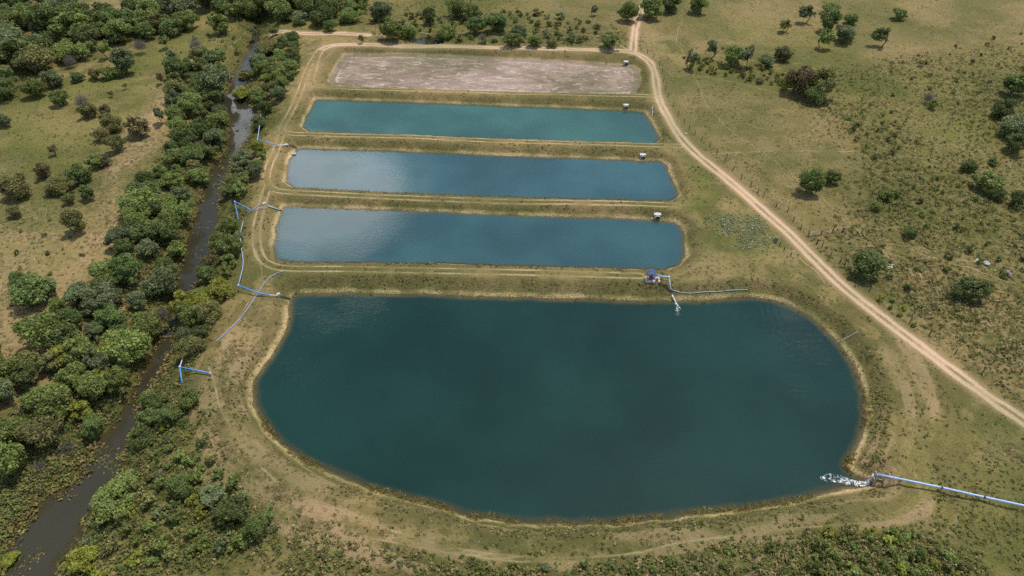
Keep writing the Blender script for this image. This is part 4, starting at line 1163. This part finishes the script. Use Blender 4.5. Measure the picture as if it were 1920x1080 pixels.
cover('thicket_undergrowth', 70, 60000, lambda x, y: dry(x, y) * samp(THICKET, x, y) * (0.25 + 0.75 * patchy(x, y, 5, 83, 0.3, 0.55)), (0.3, 0.75), 12, 0.28, M_GREENC, 'knee-high green thicket along the bottom of the slope', 0.55)
def fix_on(o, level):
    """Lift cover growing in shallow water to the surface."""
    me = o.data
    v = np.empty(len(me.vertices) * 3, np.float32); me.vertices.foreach_get('co', v); v = v.reshape(-1, 3)
    g = samp(Z, v[:, 0], v[:, 1])
    v[:, 2] += np.maximum(0, level - g)
    me.vertices.foreach_set('co', v.ravel()); me.update()
fix_on(M_W, CREEK_LEVEL)
def floats(x, y):
    s = samp(SDr['CREEK'], x, y)
    return (s < -0.8) * patchy(x, y, 5, 53, 0.47, 0.62) * 0.8
fl = cover('floating_weed', 67, 60000, floats, (0.12, 0.35), 4, 0.26, M_MAT, 'drifting pale weed on the creek surface', 0.03, 1.3)
fix_on(fl, CREEK_LEVEL)
def reeds(x, y):
    s = samp(SDr['BIG'], x, y)
    near = sstep(-y, -88, -70)
    return (np.abs(s + 0.1) < 0.55) * (0.10 + 0.8 * near) * patchy(x, y, 4, 63, 0.36, 0.56)
cover('shore_weeds', 71, 90000, lambda x, y: (samp(SD['BIG'], x, y) > 0.4) * (samp(SD['BIG'], x, y) < 3.4) * (x > 36) * (y < 96) * (y > 60) * 0.85 * patchy(x, y, 4, 93, 0.35, 0.6), (0.12, 0.35), 8, 0.2, cover_material('yellow_weed', [(0.26, 0.23, 0.06), (0.18, 0.18, 0.045), (0.13, 0.145, 0.035)]), 'yellow-green weeds on the big pond\'s right bank', 0.4)
rr_ = cover('shore_reeds', 68, 220000, reeds, (0.10, 0.26), 9, 0.38, M_REED, 'yellowed reeds fringing the big pond shore', 0.5, 1.0, True)
fix_on(rr_, BIG_LEVEL)

# ------------------------------------------------------------------ pipes, pump, culverts, fence and small things
M_BLUE = plain('blue_pvc', (0.060, 0.240, 0.520), 0.45, 0.4, 0.18, 2)
M_PALEBLUE = plain('sunbleached_pvc', (0.30, 0.43, 0.62), 0.45, 0.4, 0.12, 2)
M_WHITEP = plain('white_pvc', (0.62, 0.60, 0.56), 0.5, 0.3, 0.12, 2)
M_BLACKP = plain('black_rubber_and_shade', (0.020, 0.020, 0.022), 0.5, 0.3, 0.3, 2)  # rubber outlets; also the painted shade inside the culverts
M_HOSE = plain('faded_hose', (0.24, 0.28, 0.40), 0.6, 0.3, 0.15, 1)
M_TEALH = plain('pale_hose', (0.27, 0.37, 0.39), 0.55, 0.3, 0.12, 1)
M_CONC = plain('concrete', (0.42, 0.40, 0.38), 0.9, 0.2, 0.2, 3)
M_PALEC = plain('pale_concrete', (0.44, 0.41, 0.40), 0.9, 0.2, 0.15, 3)
M_WOOD = plain('weathered_wood', (0.36, 0.29, 0.22), 0.9, 0.1, 0.3, 4)
M_DKWOOD = plain('dark_wood', (0.045, 0.040, 0.038), 0.9, 0.1, 0.3, 4)
M_GREYP = plain('grey_paint', (0.13, 0.13, 0.145), 0.7, 0.3, 0.2, 3)
M_TARP = plain('blue_tarpaulin', (0.030, 0.055, 0.150), 0.6, 0.3, 0.25, 2)
M_RED = plain('red_enamel', (0.20, 0.045, 0.028), 0.4, 0.5, 0.2, 3)
M_ORANGE = plain('orange_rust', (0.40, 0.17, 0.060), 0.6, 0.3, 0.3, 4)
M_IRON = plain('dark_iron', (0.05, 0.05, 0.052), 0.5, 0.4, 0.3, 4, 0.4)
M_WIRE = plain('wire', (0.16, 0.15, 0.14), 0.5, 0.4, 0.1, 4, 0.6)
M_SACK = plain('white_sacking', (0.52, 0.52, 0.55), 0.8, 0.2, 0.12, 2)
M_STONE = plain('stone', (0.24, 0.20, 0.19), 0.95, 0.1, 0.3, 2)

def at(px, py, up=0.0):
    g = G(px, py, up)
    return Vector((g.x, g.y, g.z + up))
def pipe(parent, name, pts, r, m, n=8):
    """A tube part given by (pixel x, pixel y, height above ground)."""
    o0 = Vector(parent.location)
    P_ = [at(*p) - o0 for p in pts]
    return MB().tube(P_, r, n).build(name, m, parent, None, True)
def collar(parent, p, r, m, name='elbow'):
    o0 = Vector(parent.location); c = at(*p) - o0
    mb = MB()
    mb.tube([c + Vector((-0.02, 0, -r)), c + Vector((0, 0, -r * 0.3)), c + Vector((0, 0, r * 0.5)), c + Vector((0, 0, r))], [r * 0.7, r, r, r * 0.6], 8)
    return mb.build(name, m, parent, None, True)
def stand(parent, p, name='support_post'):
    o0 = Vector(parent.location); c = at(*p)
    gz_ = float(samp(Z, c.x, c.y))
    mb = MB()
    for dx in (-0.35, 0.35):
        mb.tube([Vector((c.x + dx, c.y, gz_ - 0.3)) - o0, c + Vector((0, 0, -0.05)) - o0], 0.05, 6)
    return mb.build(name, M_WOOD, parent)

# creekside supply pipes
t = empty('irrigation_pipe', at(483, 262, 0)); tag(t, 'blue pipe on a stand feeding the cloud-mirroring pond from the trees', 'pipe', 'creekside pipes')
pipe(t, 'feeder', [(490, 205, 1.2), (487, 232, 1.3), (483, 262, 1.6)], 0.09, M_PALEBLUE)
pipe(t, 'blue_run', [(483, 262, 1.6), (518, 272, 0.7)], 0.12, M_BLUE)
pipe(t, 'white_run', [(518, 272, 0.7), (532, 272, 0.5), (541, 271, 0.5)], 0.09, M_WHITEP)
pipe(t, 'outlet', [(541, 270, 0.5), (557, 277, 0.35)], 0.12, M_BLACKP)
collar(t, (483, 262, 1.6), 0.2, M_PALEBLUE); stand(t, (483, 262, 1.55)); stand(t, (518, 272, 0.65))
t = empty('irrigation_pipe', at(440, 378, 0)); tag(t, 'blue pipe bending at a tall stand to feed the blue-grey pond', 'pipe', 'creekside pipes')
pipe(t, 'feeder', [(447, 412, 0.9), (440, 378, 2.0)], 0.10, M_BLUE)
pipe(t, 'blue_run', [(440, 378, 2.0), (472, 394, 0.7)], 0.12, M_BLUE)
pipe(t, 'white_run', [(472, 394, 0.7), (484, 390, 0.5), (502, 389, 0.5)], 0.09, M_HOSE)
pipe(t, 'outlet', [(501, 385, 0.55), (526, 394, 0.3)], 0.12, M_PALEBLUE)
pipe(t, 'outlet_tip', [(519, 391, 0.32), (528, 395, 0.28)], 0.14, M_BLACKP)
collar(t, (440, 378, 2.0), 0.2, M_PALEBLUE); stand(t, (440, 378, 1.95)); stand(t, (471, 393, 0.65))
pipe(t, 'branch_hose', [(462, 402, 0.2), (480, 388, 0.3), (497, 377, 0.3)], 0.07, M_HOSE)
t = empty('irrigation_pipe', at(447, 535, 0)); tag(t, 'long blue pipe along the bushes ending at the big pond\'s corner', 'pipe', 'creekside pipes')
pipe(t, 'feeder', [(456, 415, 0.9), (450, 440, 0.9), (452, 460, 0.9), (456, 490, 0.9), (455, 503, 1.0), (447, 535, 1.5)], 0.065, M_PALEBLUE)
pipe(t, 'blue_run', [(447, 535, 1.5), (484, 549, 0.7), (505, 553, 0.5)], 0.12, M_BLUE)
pipe(t, 'white_run', [(505, 553, 0.5), (521, 554, 0.45)], 0.08, M_WHITEP)
pipe(t, 'outlet', [(524, 554, 0.45), (544, 560, 0.3)], 0.12, M_BLACKP)
collar(t, (447, 535, 1.5), 0.2, M_PALEBLUE); stand(t, (447, 535, 1.45)); stand(t, (486, 549, 0.65))
t = empty('irrigation_pipe', at(337, 688, 0)); tag(t, 'short blue pipes meeting at a stand left of the big pond', 'pipe', 'creekside pipes')
pipe(t, 'feeder', [(344, 667, 0.8), (337, 688, 1.9)], 0.08, M_WHITEP)
pipe(t, 'blue_run', [(337, 688, 1.9), (392, 699, 0.5)], 0.13, M_BLUE)
pipe(t, 'down_pipe', [(337, 688, 1.9), (341, 718, 0.3)], 0.13, M_BLUE)
collar(t, (337, 688, 1.9), 0.22, M_PALEBLUE); collar(t, (394, 700, 0.5), 0.2, M_PALEC, 'end_block'); stand(t, (337, 688, 1.85)); stand(t, (390, 699, 0.45))
def ground_hose(name, pts, r, m, label, cat_='hose'):
    P_ = spline([tuple(at(px, py, r + 0.03)) for px, py in pts], 6)
    P_[:, 2] = samp(Z, P_[:, 0], P_[:, 1]) + r + 0.05
    o0 = Vector(P_[0])
    o = MB().tube([Vector(p) - o0 for p in P_], r, 7).build(name, m, None, o0, True)
    return tag(o, label, cat_)
ground_hose('hose', [(536, 508), (520, 512), (506, 520), (494, 533), (482, 552), (456, 590), (430, 617), (404, 641)], 0.085, M_HOSE, 'long blue-grey hose curving over the bank beside the big pond')
ground_hose('hose', [(514, 268), (513, 256), (528, 243), (536, 225)], 0.05, M_GREYP, 'thin grey hose up the bank by the teal pond\'s corner')
ground_hose('hose', [(1262, 545), (1275, 548), (1300, 549.5), (1330, 547), (1370, 544.5), (1402, 543)], 0.08, M_TEALH, 'pale hose lying along the far shore of the big pond')
ground_hose('hose', [(1562, 645), (1580, 637), (1608, 622)], 0.032, M_WHITEP, 'short white hose on the big pond\'s right bank')
ground_hose('pole', [(1223, 200), (1223.5, 210), (1222, 219)], 0.09, M_PALEC, 'pale pole lying beside the teal pond\'s right end', 'pole')
ground_hose('fallen_pole', [(313, 866), (304, 886), (295, 906)], 0.09, M_DKWOOD, 'steep dark fallen pole on the near left slope', 'pole')
ground_hose('fallen_pole', [(258, 924), (284, 916), (312, 909)], 0.10, M_DKWOOD, 'level dark fallen pole on the near left slope', 'pole')

# concrete blocks where the pipes end
def block(px, py, size, m, label, rz=0.2):
    g = at(px, py, 0)
    mb = MB(); mb.box((0, 0, size[2] / 2 - 0.1), (size[0], size[1], size[2] + 0.1), None, 0.9); mb.box((size[0] * 0.1, 0, size[2] - 0.02), (size[0] * 0.55, size[1] * 0.6, 0.16), None, 0.85)
    o = mb.build('concrete_block', m, None, g); o.rotation_euler = (0, 0, rz)
    return tag(o, label, 'block')
block(523, 555, (0.7, 0.6, 0.7), M_PALEC, 'small pale concrete block at the big pond\'s far left corner')
block(496, 383, (0.9, 0.7, 0.4), M_PALEC, 'pale concrete block at the blue-grey pond\'s left end', 0.7)
block(536, 272, (1.1, 0.5, 0.35), M_PALEC, 'pale concrete block at the cloud-mirroring pond\'s left end', 0.2)
block(551, 291, (1.3, 0.8, 0.6), M_PALEC, 'pale slab half in the water of the cloud-mirroring pond', 0.1)

# culvert outlets in the far banks
def culvert(px, py, label, level):
    g = U(px, py, level + 0.55)
    root = empty('culvert', (float(g[0]), float(g[1]), level)); tag(root, label, 'culvert', 'concrete culverts')
    n = 18; R1, R2, Ln = 0.70, 0.60, 1.5
    V = []; F = []
    for yy in (0.0, Ln):
        for r in (R1, R2):
            for k in range(n):
                a = 2 * math.pi * k / n
                V.append((r * math.cos(a), yy, 0.55 + r * math.sin(a) + yy * 0.03))
    o_f, i_f, o_b, i_b = 0, n, 2 * n, 3 * n
    for k in range(n):
        j = (k + 1) % n
        F += [(o_f + k, o_f + j, o_b + j, o_b + k), (i_f + j, i_f + k, i_b + k, i_b + j), (o_f + j, o_f + k, i_f + k, i_f + j), (o_b + k, o_b + j, i_b + j, i_b + k)]
    me = bpy.data.meshes.new('barrel'); me.from_pydata(V, [], F); me.update()
    br = link('barrel', me, M_PALEC, root)
    d = MB(); d.tube([(0, 0.12, 0.55 + 0.12 * 0.03), (0, Ln - 0.1, 0.55 + (Ln - 0.1) * 0.03)], 0.592, 18, False); d.tube([(0, Ln - 0.3, 0.55 + (Ln - 0.3) * 0.03), (0, Ln - 0.2, 0.55 + (Ln - 0.2) * 0.03)], 0.585, 18); d.build('shade_lining', M_BLACKP, br)  # near-black sleeve and back plug: painted shade inside the concrete pipe
    hw = MB()
    hw.box((0, 0.72, 1.33), (1.56, 0.95, 0.10)); hw.box((-0.73, 0.72, 0.60), (0.10, 0.9, 1.38)); hw.box((0.73, 0.72, 0.60), (0.10, 0.9, 1.38))
    hw.build('headwall', M_PALEC, root)
    for sx in (-1, 1):
        w = MB(); w.box((sx * 1.12, 0.7, 0.1), (0.45, 0.9, 0.55), None, 0.8); w.build('wing_wall', M_CONC, root)
    return root
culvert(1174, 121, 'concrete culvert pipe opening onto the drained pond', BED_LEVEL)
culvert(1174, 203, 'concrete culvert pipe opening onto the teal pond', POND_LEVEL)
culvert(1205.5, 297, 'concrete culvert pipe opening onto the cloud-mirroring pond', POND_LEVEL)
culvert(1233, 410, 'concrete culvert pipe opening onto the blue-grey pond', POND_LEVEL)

# pump under its blue canopy
g = at(1223, 525, 0)
root = empty('water_pump', g, -0.05); tag(root, 'engine pump under a blue canopy between the last two ponds', 'pump')
MB().box((0, 0, 0.08), (3.0, 1.7, 0.3)).build('base_slab', M_CONC, root)
mb = MB(); mb.box((-0.35, 0.1, 2.0), (1.7, 1.5, 0.06), None, 0.95); mb.box((-0.35, 0.1, 2.09), (1.2, 1.3, 0.12), None, 0.5); mb.build('canopy', M_TARP, root)
for dx, dy in ((-1.1, -0.55), (0.4, -0.55), (-1.1, 0.75), (0.4, 0.75)):
    MB().tube([(dx, dy, 0.2), (dx, dy, 1.98)], 0.045, 6).build('post', M_IRON, root)
mb = MB(); mb.box((-0.35, 0.05, 0.62), (0.9, 0.6, 0.7), None, 0.85); mb.box((-0.35, 0.05, 1.05), (0.5, 0.4, 0.2)); en = mb.build('engine', M_RED, root); MB().tube([(-0.1, 0.05, 1.0), (-0.1, 0.05, 1.35), (-0.02, 0.05, 1.45)], 0.05, 6).build('exhaust', M_IRON, en)
mb = MB(); mb.tube([(-1.15, -0.35, 0.55), (-1.15, 0.35, 0.55)], 0.28, 12); mb.build('flywheel', M_WHITEP, root)
mb = MB(); mb.tube([(0.85, -0.5, 0.2), (0.85, -0.5, 0.3), (0.85, -0.5, 0.95), (0.85, -0.5, 1.02)], [0.24, 0.28, 0.28, 0.2], 12); mb.build('fuel_drum', M_ORANGE, root)
mb = MB(); mb.tube([(0.2, 0.25, 0.6), (0.45, 0.25, 0.6)], 0.32, 12); mb.tube([(0.35, 0.25, 0.6), (0.35, 0.25, 1.1)], 0.12, 8); mb.build('pump_casing', M_BLUE, root)
root2 = empty('discharge_pipe', at(1255, 520, 0)); tag(root2, 'pale pipe frame leading down the bank from the pump', 'pipe')
pipe(root2, 'upper_pipe', [(1229, 514, 1.2), (1240, 518, 1.4), (1254, 519, 1.7)], 0.13, M_PALEBLUE)
pipe(root2, 'down_pipe', [(1254, 519, 1.7), (1257, 540, 0.5), (1262, 545, 0.2)], 0.15, M_TEALH)
pipe(root2, 'lower_brace', [(1236, 524, 0.6), (1254, 527, 0.8)], 0.06, M_IRON)
collar(root2, (1254, 519, 1.7), 0.22, M_WHITEP)
for p in ((1242, 518, 1.35), (1253, 520, 1.6)):
    stand(root2, p)

# pipe on its trestle at the big pond's near right
root = empty('water_pipe', at(1644, 889, 0)); tag(root, 'long pale blue pipe crossing the grass to the big pond', 'pipe')
pp = [(1641, 889, 2.1), (1668, 894, 2.1), (1766, 914, 0.9), (1846, 932, 0.85), (1925, 949, 1.0), (1990, 964, 1.0)]
pipe(root, 'barrel', pp, 0.16, M_PALEBLUE, 12)
for q in ((1766, 914, 0.9), (1846, 932, 0.85)):
    collar(root, q, 0.2, M_IRON, 'clamp')
    stand(root, q)
collar(root, (1648, 892, 1.8), 0.2, M_BLUE, 'valve')
root = empty('pipe_trestle', at(1655, 905, 0)); tag(root, 'wooden trestle holding up the pipe mouth at the pond edge', 'trestle')
o0 = Vector(root.location)
a1 = at(1643, 890, 2.0) - o0; a2 = at(1668, 894, 2.0) - o0
def zl(v):
    return Vector((v.x, v.y, float(samp(Z, v.x + o0.x, v.y + o0.y)) - o0.z - 0.3))
for a_ in (a1, a2):
    for s_ in (-1, 1):
        top = a_ + Vector((0, s_ * 0.28, 0.35)); bot = zl(a_ + Vector((0, s_ * 0.75, 0)))
        MB().tube([bot, top], 0.12, 6).build('leg', M_WOOD, root)
    MB().tube([a_ + Vector((0, -0.5, -0.22)), a_ + Vector((0, 0.5, -0.22))], 0.08, 6).build('cross_bar', M_WOOD, root)
MB().tube([zl(a1 + Vector((0, -0.6, 0))) + Vector((0, 0, 0.6)), zl(a2 + Vector((0, -0.6, 0))) + Vector((0, 0, 0.6))], 0.07, 6).build('brace', M_WOOD, root)
MB().tube([zl(a1 + Vector((0, 0.6, 0))) + Vector((0, 0, 0.6)), zl(a2 + Vector((0, 0.6, 0))) + Vector((0, 0, 0.6))], 0.07, 6).build('brace', M_WOOD, root)
block(1630, 907, (0.9, 0.7, 0.6), M_STONE, 'brown stone block beside the gushing pipe mouth', 0.3)
mb = MB(); mb.box((0, 0, 0.5), (0.14, 1.3, 1.4)); mb.box((0.35, 0.55, 0.4), (0.8, 0.12, 1.2))
o = mb.build('splash_board', M_WOOD, None, at(1633, 902, 0)); o.rotation_euler = (0, 0, -0.2); tag(o, 'upright grey board behind the gushing pipe mouth', 'board')

# gushing water and foam
def foam_material():
    m = mat('white_water')
    b = NB(m)
    nz = b.noise(1.5, 5, 0.62, b.pos(), 1.5)
    c = b.mix(b.ramp(nz, 0.35, 0.65), (0.36, 0.43, 0.45), (0.80, 0.82, 0.83))
    p = b.bsdf(c, 0.45, 0.4, b.bump(nz, 0.6, 0.1))
    tr = b.n('ShaderNodeBsdfTransparent')
    mx = b.n('ShaderNodeMixShader'); b.put(mx.inputs[0], b.ramp(b.math('SUBTRACT', nz, b.math('MULTIPLY', b.attr('fade'), 0.16)), 0.34, 0.58, 0.0, 0.92))
    b.t.links.new(tr.outputs[0], mx.inputs[1]); b.t.links.new(p, mx.inputs[2])
    b.out(mx.outputs[0])
    return m
M_FOAM = foam_material()
def foam(name, src, path, n, width, label, seed):
    """Fall from src, then churned flecks along a path of pixels on the pond."""
    rng = np.random.default_rng(seed)
    P_ = np.array([U(px, py, BIG_LEVEL) for px, py in path])
    P_ = spline(P_, 8)
    m = len(P_)
    t_ = rng.random(n) ** 2.3
    i = (t_ * (m - 1)).astype(int)
    wd = np.interp(t_, np.linspace(0, 1, len(width)), width)
    c = P_[i] + rng.normal(size=(n, 2)) * wd[:, None] * 0.45
    keep = samp(Z, c[:, 0], c[:, 1]) < BIG_LEVEL + 0.1
    c, t_ = c[keep], t_[keep]
    V = []; F = []
    for (x, y), tt in zip(c, t_):
        r = rng.uniform(0.04, 0.15) * (1.3 - 0.9 * tt); k = 6; b0 = len(V)
        h = BIG_LEVEL + 0.02 + rng.random() * 0.16 * (1 - tt)
        el = rng.uniform(0.4, 1.0); ro = rng.uniform(0, 3.14)
        V.append((x, y, h + r * 0.35))
        for q in range(k):
            a = 2 * math.pi * q / k
            rr = r * rng.uniform(0.6, 1.35)
            ex, ey = rr * math.cos(a), rr * math.sin(a) * el
            V.append((x + ex * math.cos(ro) - ey * math.sin(ro), y + ex * math.sin(ro) + ey * math.cos(ro), h - 0.03))
        for q in range(k):
            F.append((b0, b0 + 1 + q, b0 + 1 + (q + 1) % k))
    end = Vector((P_[0][0], P_[0][1], BIG_LEVEL))
    nw = 9
    base_i = len(V)
    for q in range(m):                                   # lacy churned surface
        tq = q / (m - 1)
        d_ = P_[min(q + 1, m - 1)] - P_[max(q - 1, 0)]; d_ = d_ / (np.hypot(*d_) + 1e-6); nn = np.array([-d_[1], d_[0]])
        wq = np.interp(tq, np.linspace(0, 1, len(width)), width)
        for e in range(nw):
            f_ = (e / (nw - 1) - 0.5) * 2
            pt = P_[q] + nn * f_ * wq + rng.normal(size=2) * 0.06
            V.append((pt[0], pt[1], BIG_LEVEL + 0.02 + 0.14 * (1 - tq) * (1 - f_ * f_) + rng.random() * 0.05))
    for q in range(m - 1):
        for e in range(nw - 1):
            a0 = base_i + q * nw + e
            F.append((a0, a0 + 1, a0 + nw + 1, a0 + nw))
    s0 = Vector(src)
    prev = None
    for k in range(9):                                   # the falling sheet
        u = k / 8
        p = s0.lerp(end, u); p.z = s0.z + (end.z - s0.z) * u ** 1.8
        w = 0.14 + 0.22 * u
        ring = len(V)
        for q in range(7):
            a = 2 * math.pi * q / 7
            jj = rng.uniform(0.7, 1.3)
            V.append((p.x + math.cos(a) * w * 0.6 * jj, p.y + math.sin(a) * w * jj, p.z + math.sin(a) * 0.05))
        if prev is not None:
            for q in range(7):
                F.append((prev + q, prev + (q + 1) % 7, ring + (q + 1) % 7, ring + q))
        prev = ring
    me = bpy.data.meshes.new(name); me.from_pydata(V, [], F); me.update()
    for p_ in me.polygons:
        p_.use_smooth = True
    xy = np.array([v_[:2] for v_ in V])
    fade = np.argmin(((xy[:, None, :] - P_[None]) ** 2).sum(-1), 1) / (m - 1)
    me.attributes.new('fade', 'FLOAT', 'POINT').data.foreach_set('value', fade.astype(np.float32))
    return tag(link(name, me, M_FOAM), label, 'foam', kind='stuff')
foam('gushing_water', at(1638, 889, 2.05), [(1626, 907), (1612, 907), (1595, 904), (1575, 899), (1556, 896), (1540, 900)], 90, (0.30, 0.50, 0.65, 0.75, 0.45), 'white water gushing from the pipe into the big pond', 3)
foam('gushing_water', at(1260, 553, 0.25), [(1266, 566), (1269, 573), (1273, 578), (1268, 586), (1275, 592)], 30, (0.15, 0.3, 0.5, 0.3), 'white water spilling from the pump hose into the big pond', 4)

# fence, gate and gateposts beside the road
def fence(pts, label, h=1.35, wires=3):
    root = empty('wire_fence', at(*pts[0])); tag(root, label, 'fence', 'roadside wire fences')
    o0 = Vector(root.location); tops = []
    for px, py in pts:
        b_ = at(px, py, 0) - o0
        tp = b_ + Vector((random.uniform(-0.1, 0.1), random.uniform(-0.08, 0.08), h * random.uniform(0.9, 1.1)))
        MB().tube([b_ + Vector((0, 0, -0.4)), tp], [0.10, 0.08], 6).build('post', M_DKWOOD, root)
        tops.append((b_, tp))
    for k in range(wires):
        f_ = 0.35 + 0.28 * k
        MB().tube([b_.lerp(tp, f_) for b_, tp in tops], 0.012, 4).build('wire', M_WIRE, root)
fence([(1214, 100), (1226, 108), (1237, 122), (1241, 137), (1244, 152), (1248, 168), (1252, 182), (1262, 200), (1272, 216), (1283, 231)], 'wire fence beside the road bend at the drained pond')
fence([(1292, 243), (1303, 253), (1316, 263), (1330, 275), (1344, 288), (1358, 304), (1374, 320), (1390, 336), (1407, 350), (1421, 362), (1432, 367), (1455, 388), (1477, 397), (1487, 415), (1501, 431)], 'wire fence between the road and the pale pasture')
fence([(1541, 463), (1556, 481), (1574, 493), (1583, 500), (1603, 522), (1630, 545), (1668, 580), (1705, 606), (1742, 628), (1790, 664), (1840, 702)], 'wire fence along the road below the gate')
fence([(1452, 452), (1461, 462), (1470, 470), (1482, 480)], 'short wire fence left of the road opposite the gate', 1.1, 2)
root = empty('field_gate', at(1515, 443, 0)); tag(root, 'low wooden rail gate at the field track', 'gate')
o0 = Vector(root.location); a_ = at(1515, 443, 0) - o0; b_ = at(1539, 440, 0) - o0; c_ = at(1560, 437, 0) - o0
for p in (a_, b_, c_):
    MB().tube([p + Vector((0, 0, -0.4)), p + Vector((0, 0, 1.25))], 0.10, 6).build('post', M_DKWOOD, root)
for hh in (0.35, 0.75, 1.1):
    MB().tube([a_ + Vector((0, 0, hh)), b_ + Vector((0, 0, hh))], 0.05, 5).build('rail', M_WOOD, root)
MB().tube([b_ + Vector((0, 0, 0.7)), c_ + Vector((0, 0, 0.7))], 0.03, 5).build('rail', M_WOOD, root)
def gatepost(px, py, w, h, m, label):
    mb = MB(); mb.box((0, 0, h / 2 - 0.15), (w, w * 0.7, h + 0.3), None, 0.93); mb.box((0, 0, h + 0.03), (w * 1.1, w * 0.8, 0.1), None, 0.8)
    o = mb.build('gatepost', m, None, at(px, py, 0)); o.rotation_euler = (0.05, 0.06, 0.3)
    tag(o, label, 'post')
gatepost(1454, 455, 0.42, 1.25, M_GREYP, 'stout grey post left of the road')
gatepost(1579, 435, 0.40, 1.2, M_GREYP, 'stout grey post right of the rail gate')
gatepost(1531, 457, 0.26, 1.15, M_DKWOOD, 'dark gatepost standing alone in the sandy track mouth')

# bundles, planks, boulder
def lump(name, px, py, size, m, label, catg, seed):
    rng = np.random.default_rng(seed)
    V = []; F = []; nu, nv = 12, 7
    ph = rng.uniform(0, 6, 6)
    for j in range(nv + 1):
        for i in range(nu):
            a = 2 * math.pi * i / nu; b_ = math.pi * j / nv
            r = 1 + 0.18 * math.sin(2 * a + ph[0]) * math.sin(b_) + 0.13 * math.sin(3 * a + ph[1] + 2 * b_) + 0.1 * math.sin(5 * b_ + ph[2])
            V.append((math.cos(a) * math.sin(b_) * size[0] / 2 * r, math.sin(a) * math.sin(b_) * size[1] / 2 * r, (math.cos(b_) * 0.5 * r + 0.42) * size[2]))
    for j in range(nv):
        for i in range(nu):
            F.append((j * nu + i, (j + 1) * nu + i, (j + 1) * nu + (i + 1) % nu, j * nu + (i + 1) % nu))
    me = bpy.data.meshes.new(name); me.from_pydata(V, [], F); me.update()
    o = link(name, me, m, None, at(px, py, 0)); o.rotation_euler = (0, 0, rng.uniform(0, 3))
    return tag(o, label, catg)
lump('white_bundle', 1848, 496, (1.3, 1.0, 0.9), M_SACK, 'larger rounded white bundle lying in the right scrub', 'bundle', 1)
lump('white_bundle', 1834, 487, (1.5, 0.6, 0.3), M_SACK, 'flat white bundle left of the rounded one', 'bundle', 2)
lump('boulder', 1890, 514, (1.8, 1.0, 0.7), M_STONE, 'purplish grey boulder right of the white bundles', 'boulder', 3)
lump('white_bundle', 1286, 252, (0.7, 0.5, 0.5), M_SACK, 'small white bundle on the roadside by the fence', 'bundle', 4)
for k, (px, py, lb) in enumerate([(1672, 497, 'upper'), (1670, 500, 'middle'), (1669, 503, 'lower')]):
    mb = MB(); mb.box((0, 0, 0.06), (1.1, 0.22, 0.09)); o = mb.build('plank', M_PALEC, None, at(px, py, 0.03)); o.rotation_euler = (0, 0.02, 0.12 + 0.1 * k)
    tag(o, f'{lb} of three pale planks right of the broad dark tree', 'plank')

# ------------------------------------------------------------------ tell small sets of look-alikes apart by nearness
sets = {}
for o in bpy.data.objects:
    if o.parent is None and o.get('group') and o.get('label'):
        sets.setdefault(o['label'], []).append(o)
ORD = {2: ['nearer of two', 'farther of two'], 3: ['nearest of three', 'middle of three', 'farthest of three'],
       4: ['nearest of four', 'second nearest of four', 'second farthest of four', 'farthest of four'],
       5: ['nearest of five', 'second nearest of five', 'middle of five', 'second farthest of five', 'farthest of five']}
for lab, os_ in sets.items():
    if len(os_) in ORD and len(lab.split()) <= 12:
        os_.sort(key=lambda o: (o.location - cam.location).length)
        for o, w_ in zip(os_, ORD[len(os_)]):
            o['label'] = w_ + ' ' + lab.replace(' tree ', ' trees ', 1).replace(' shrub ', ' shrubs ', 1)
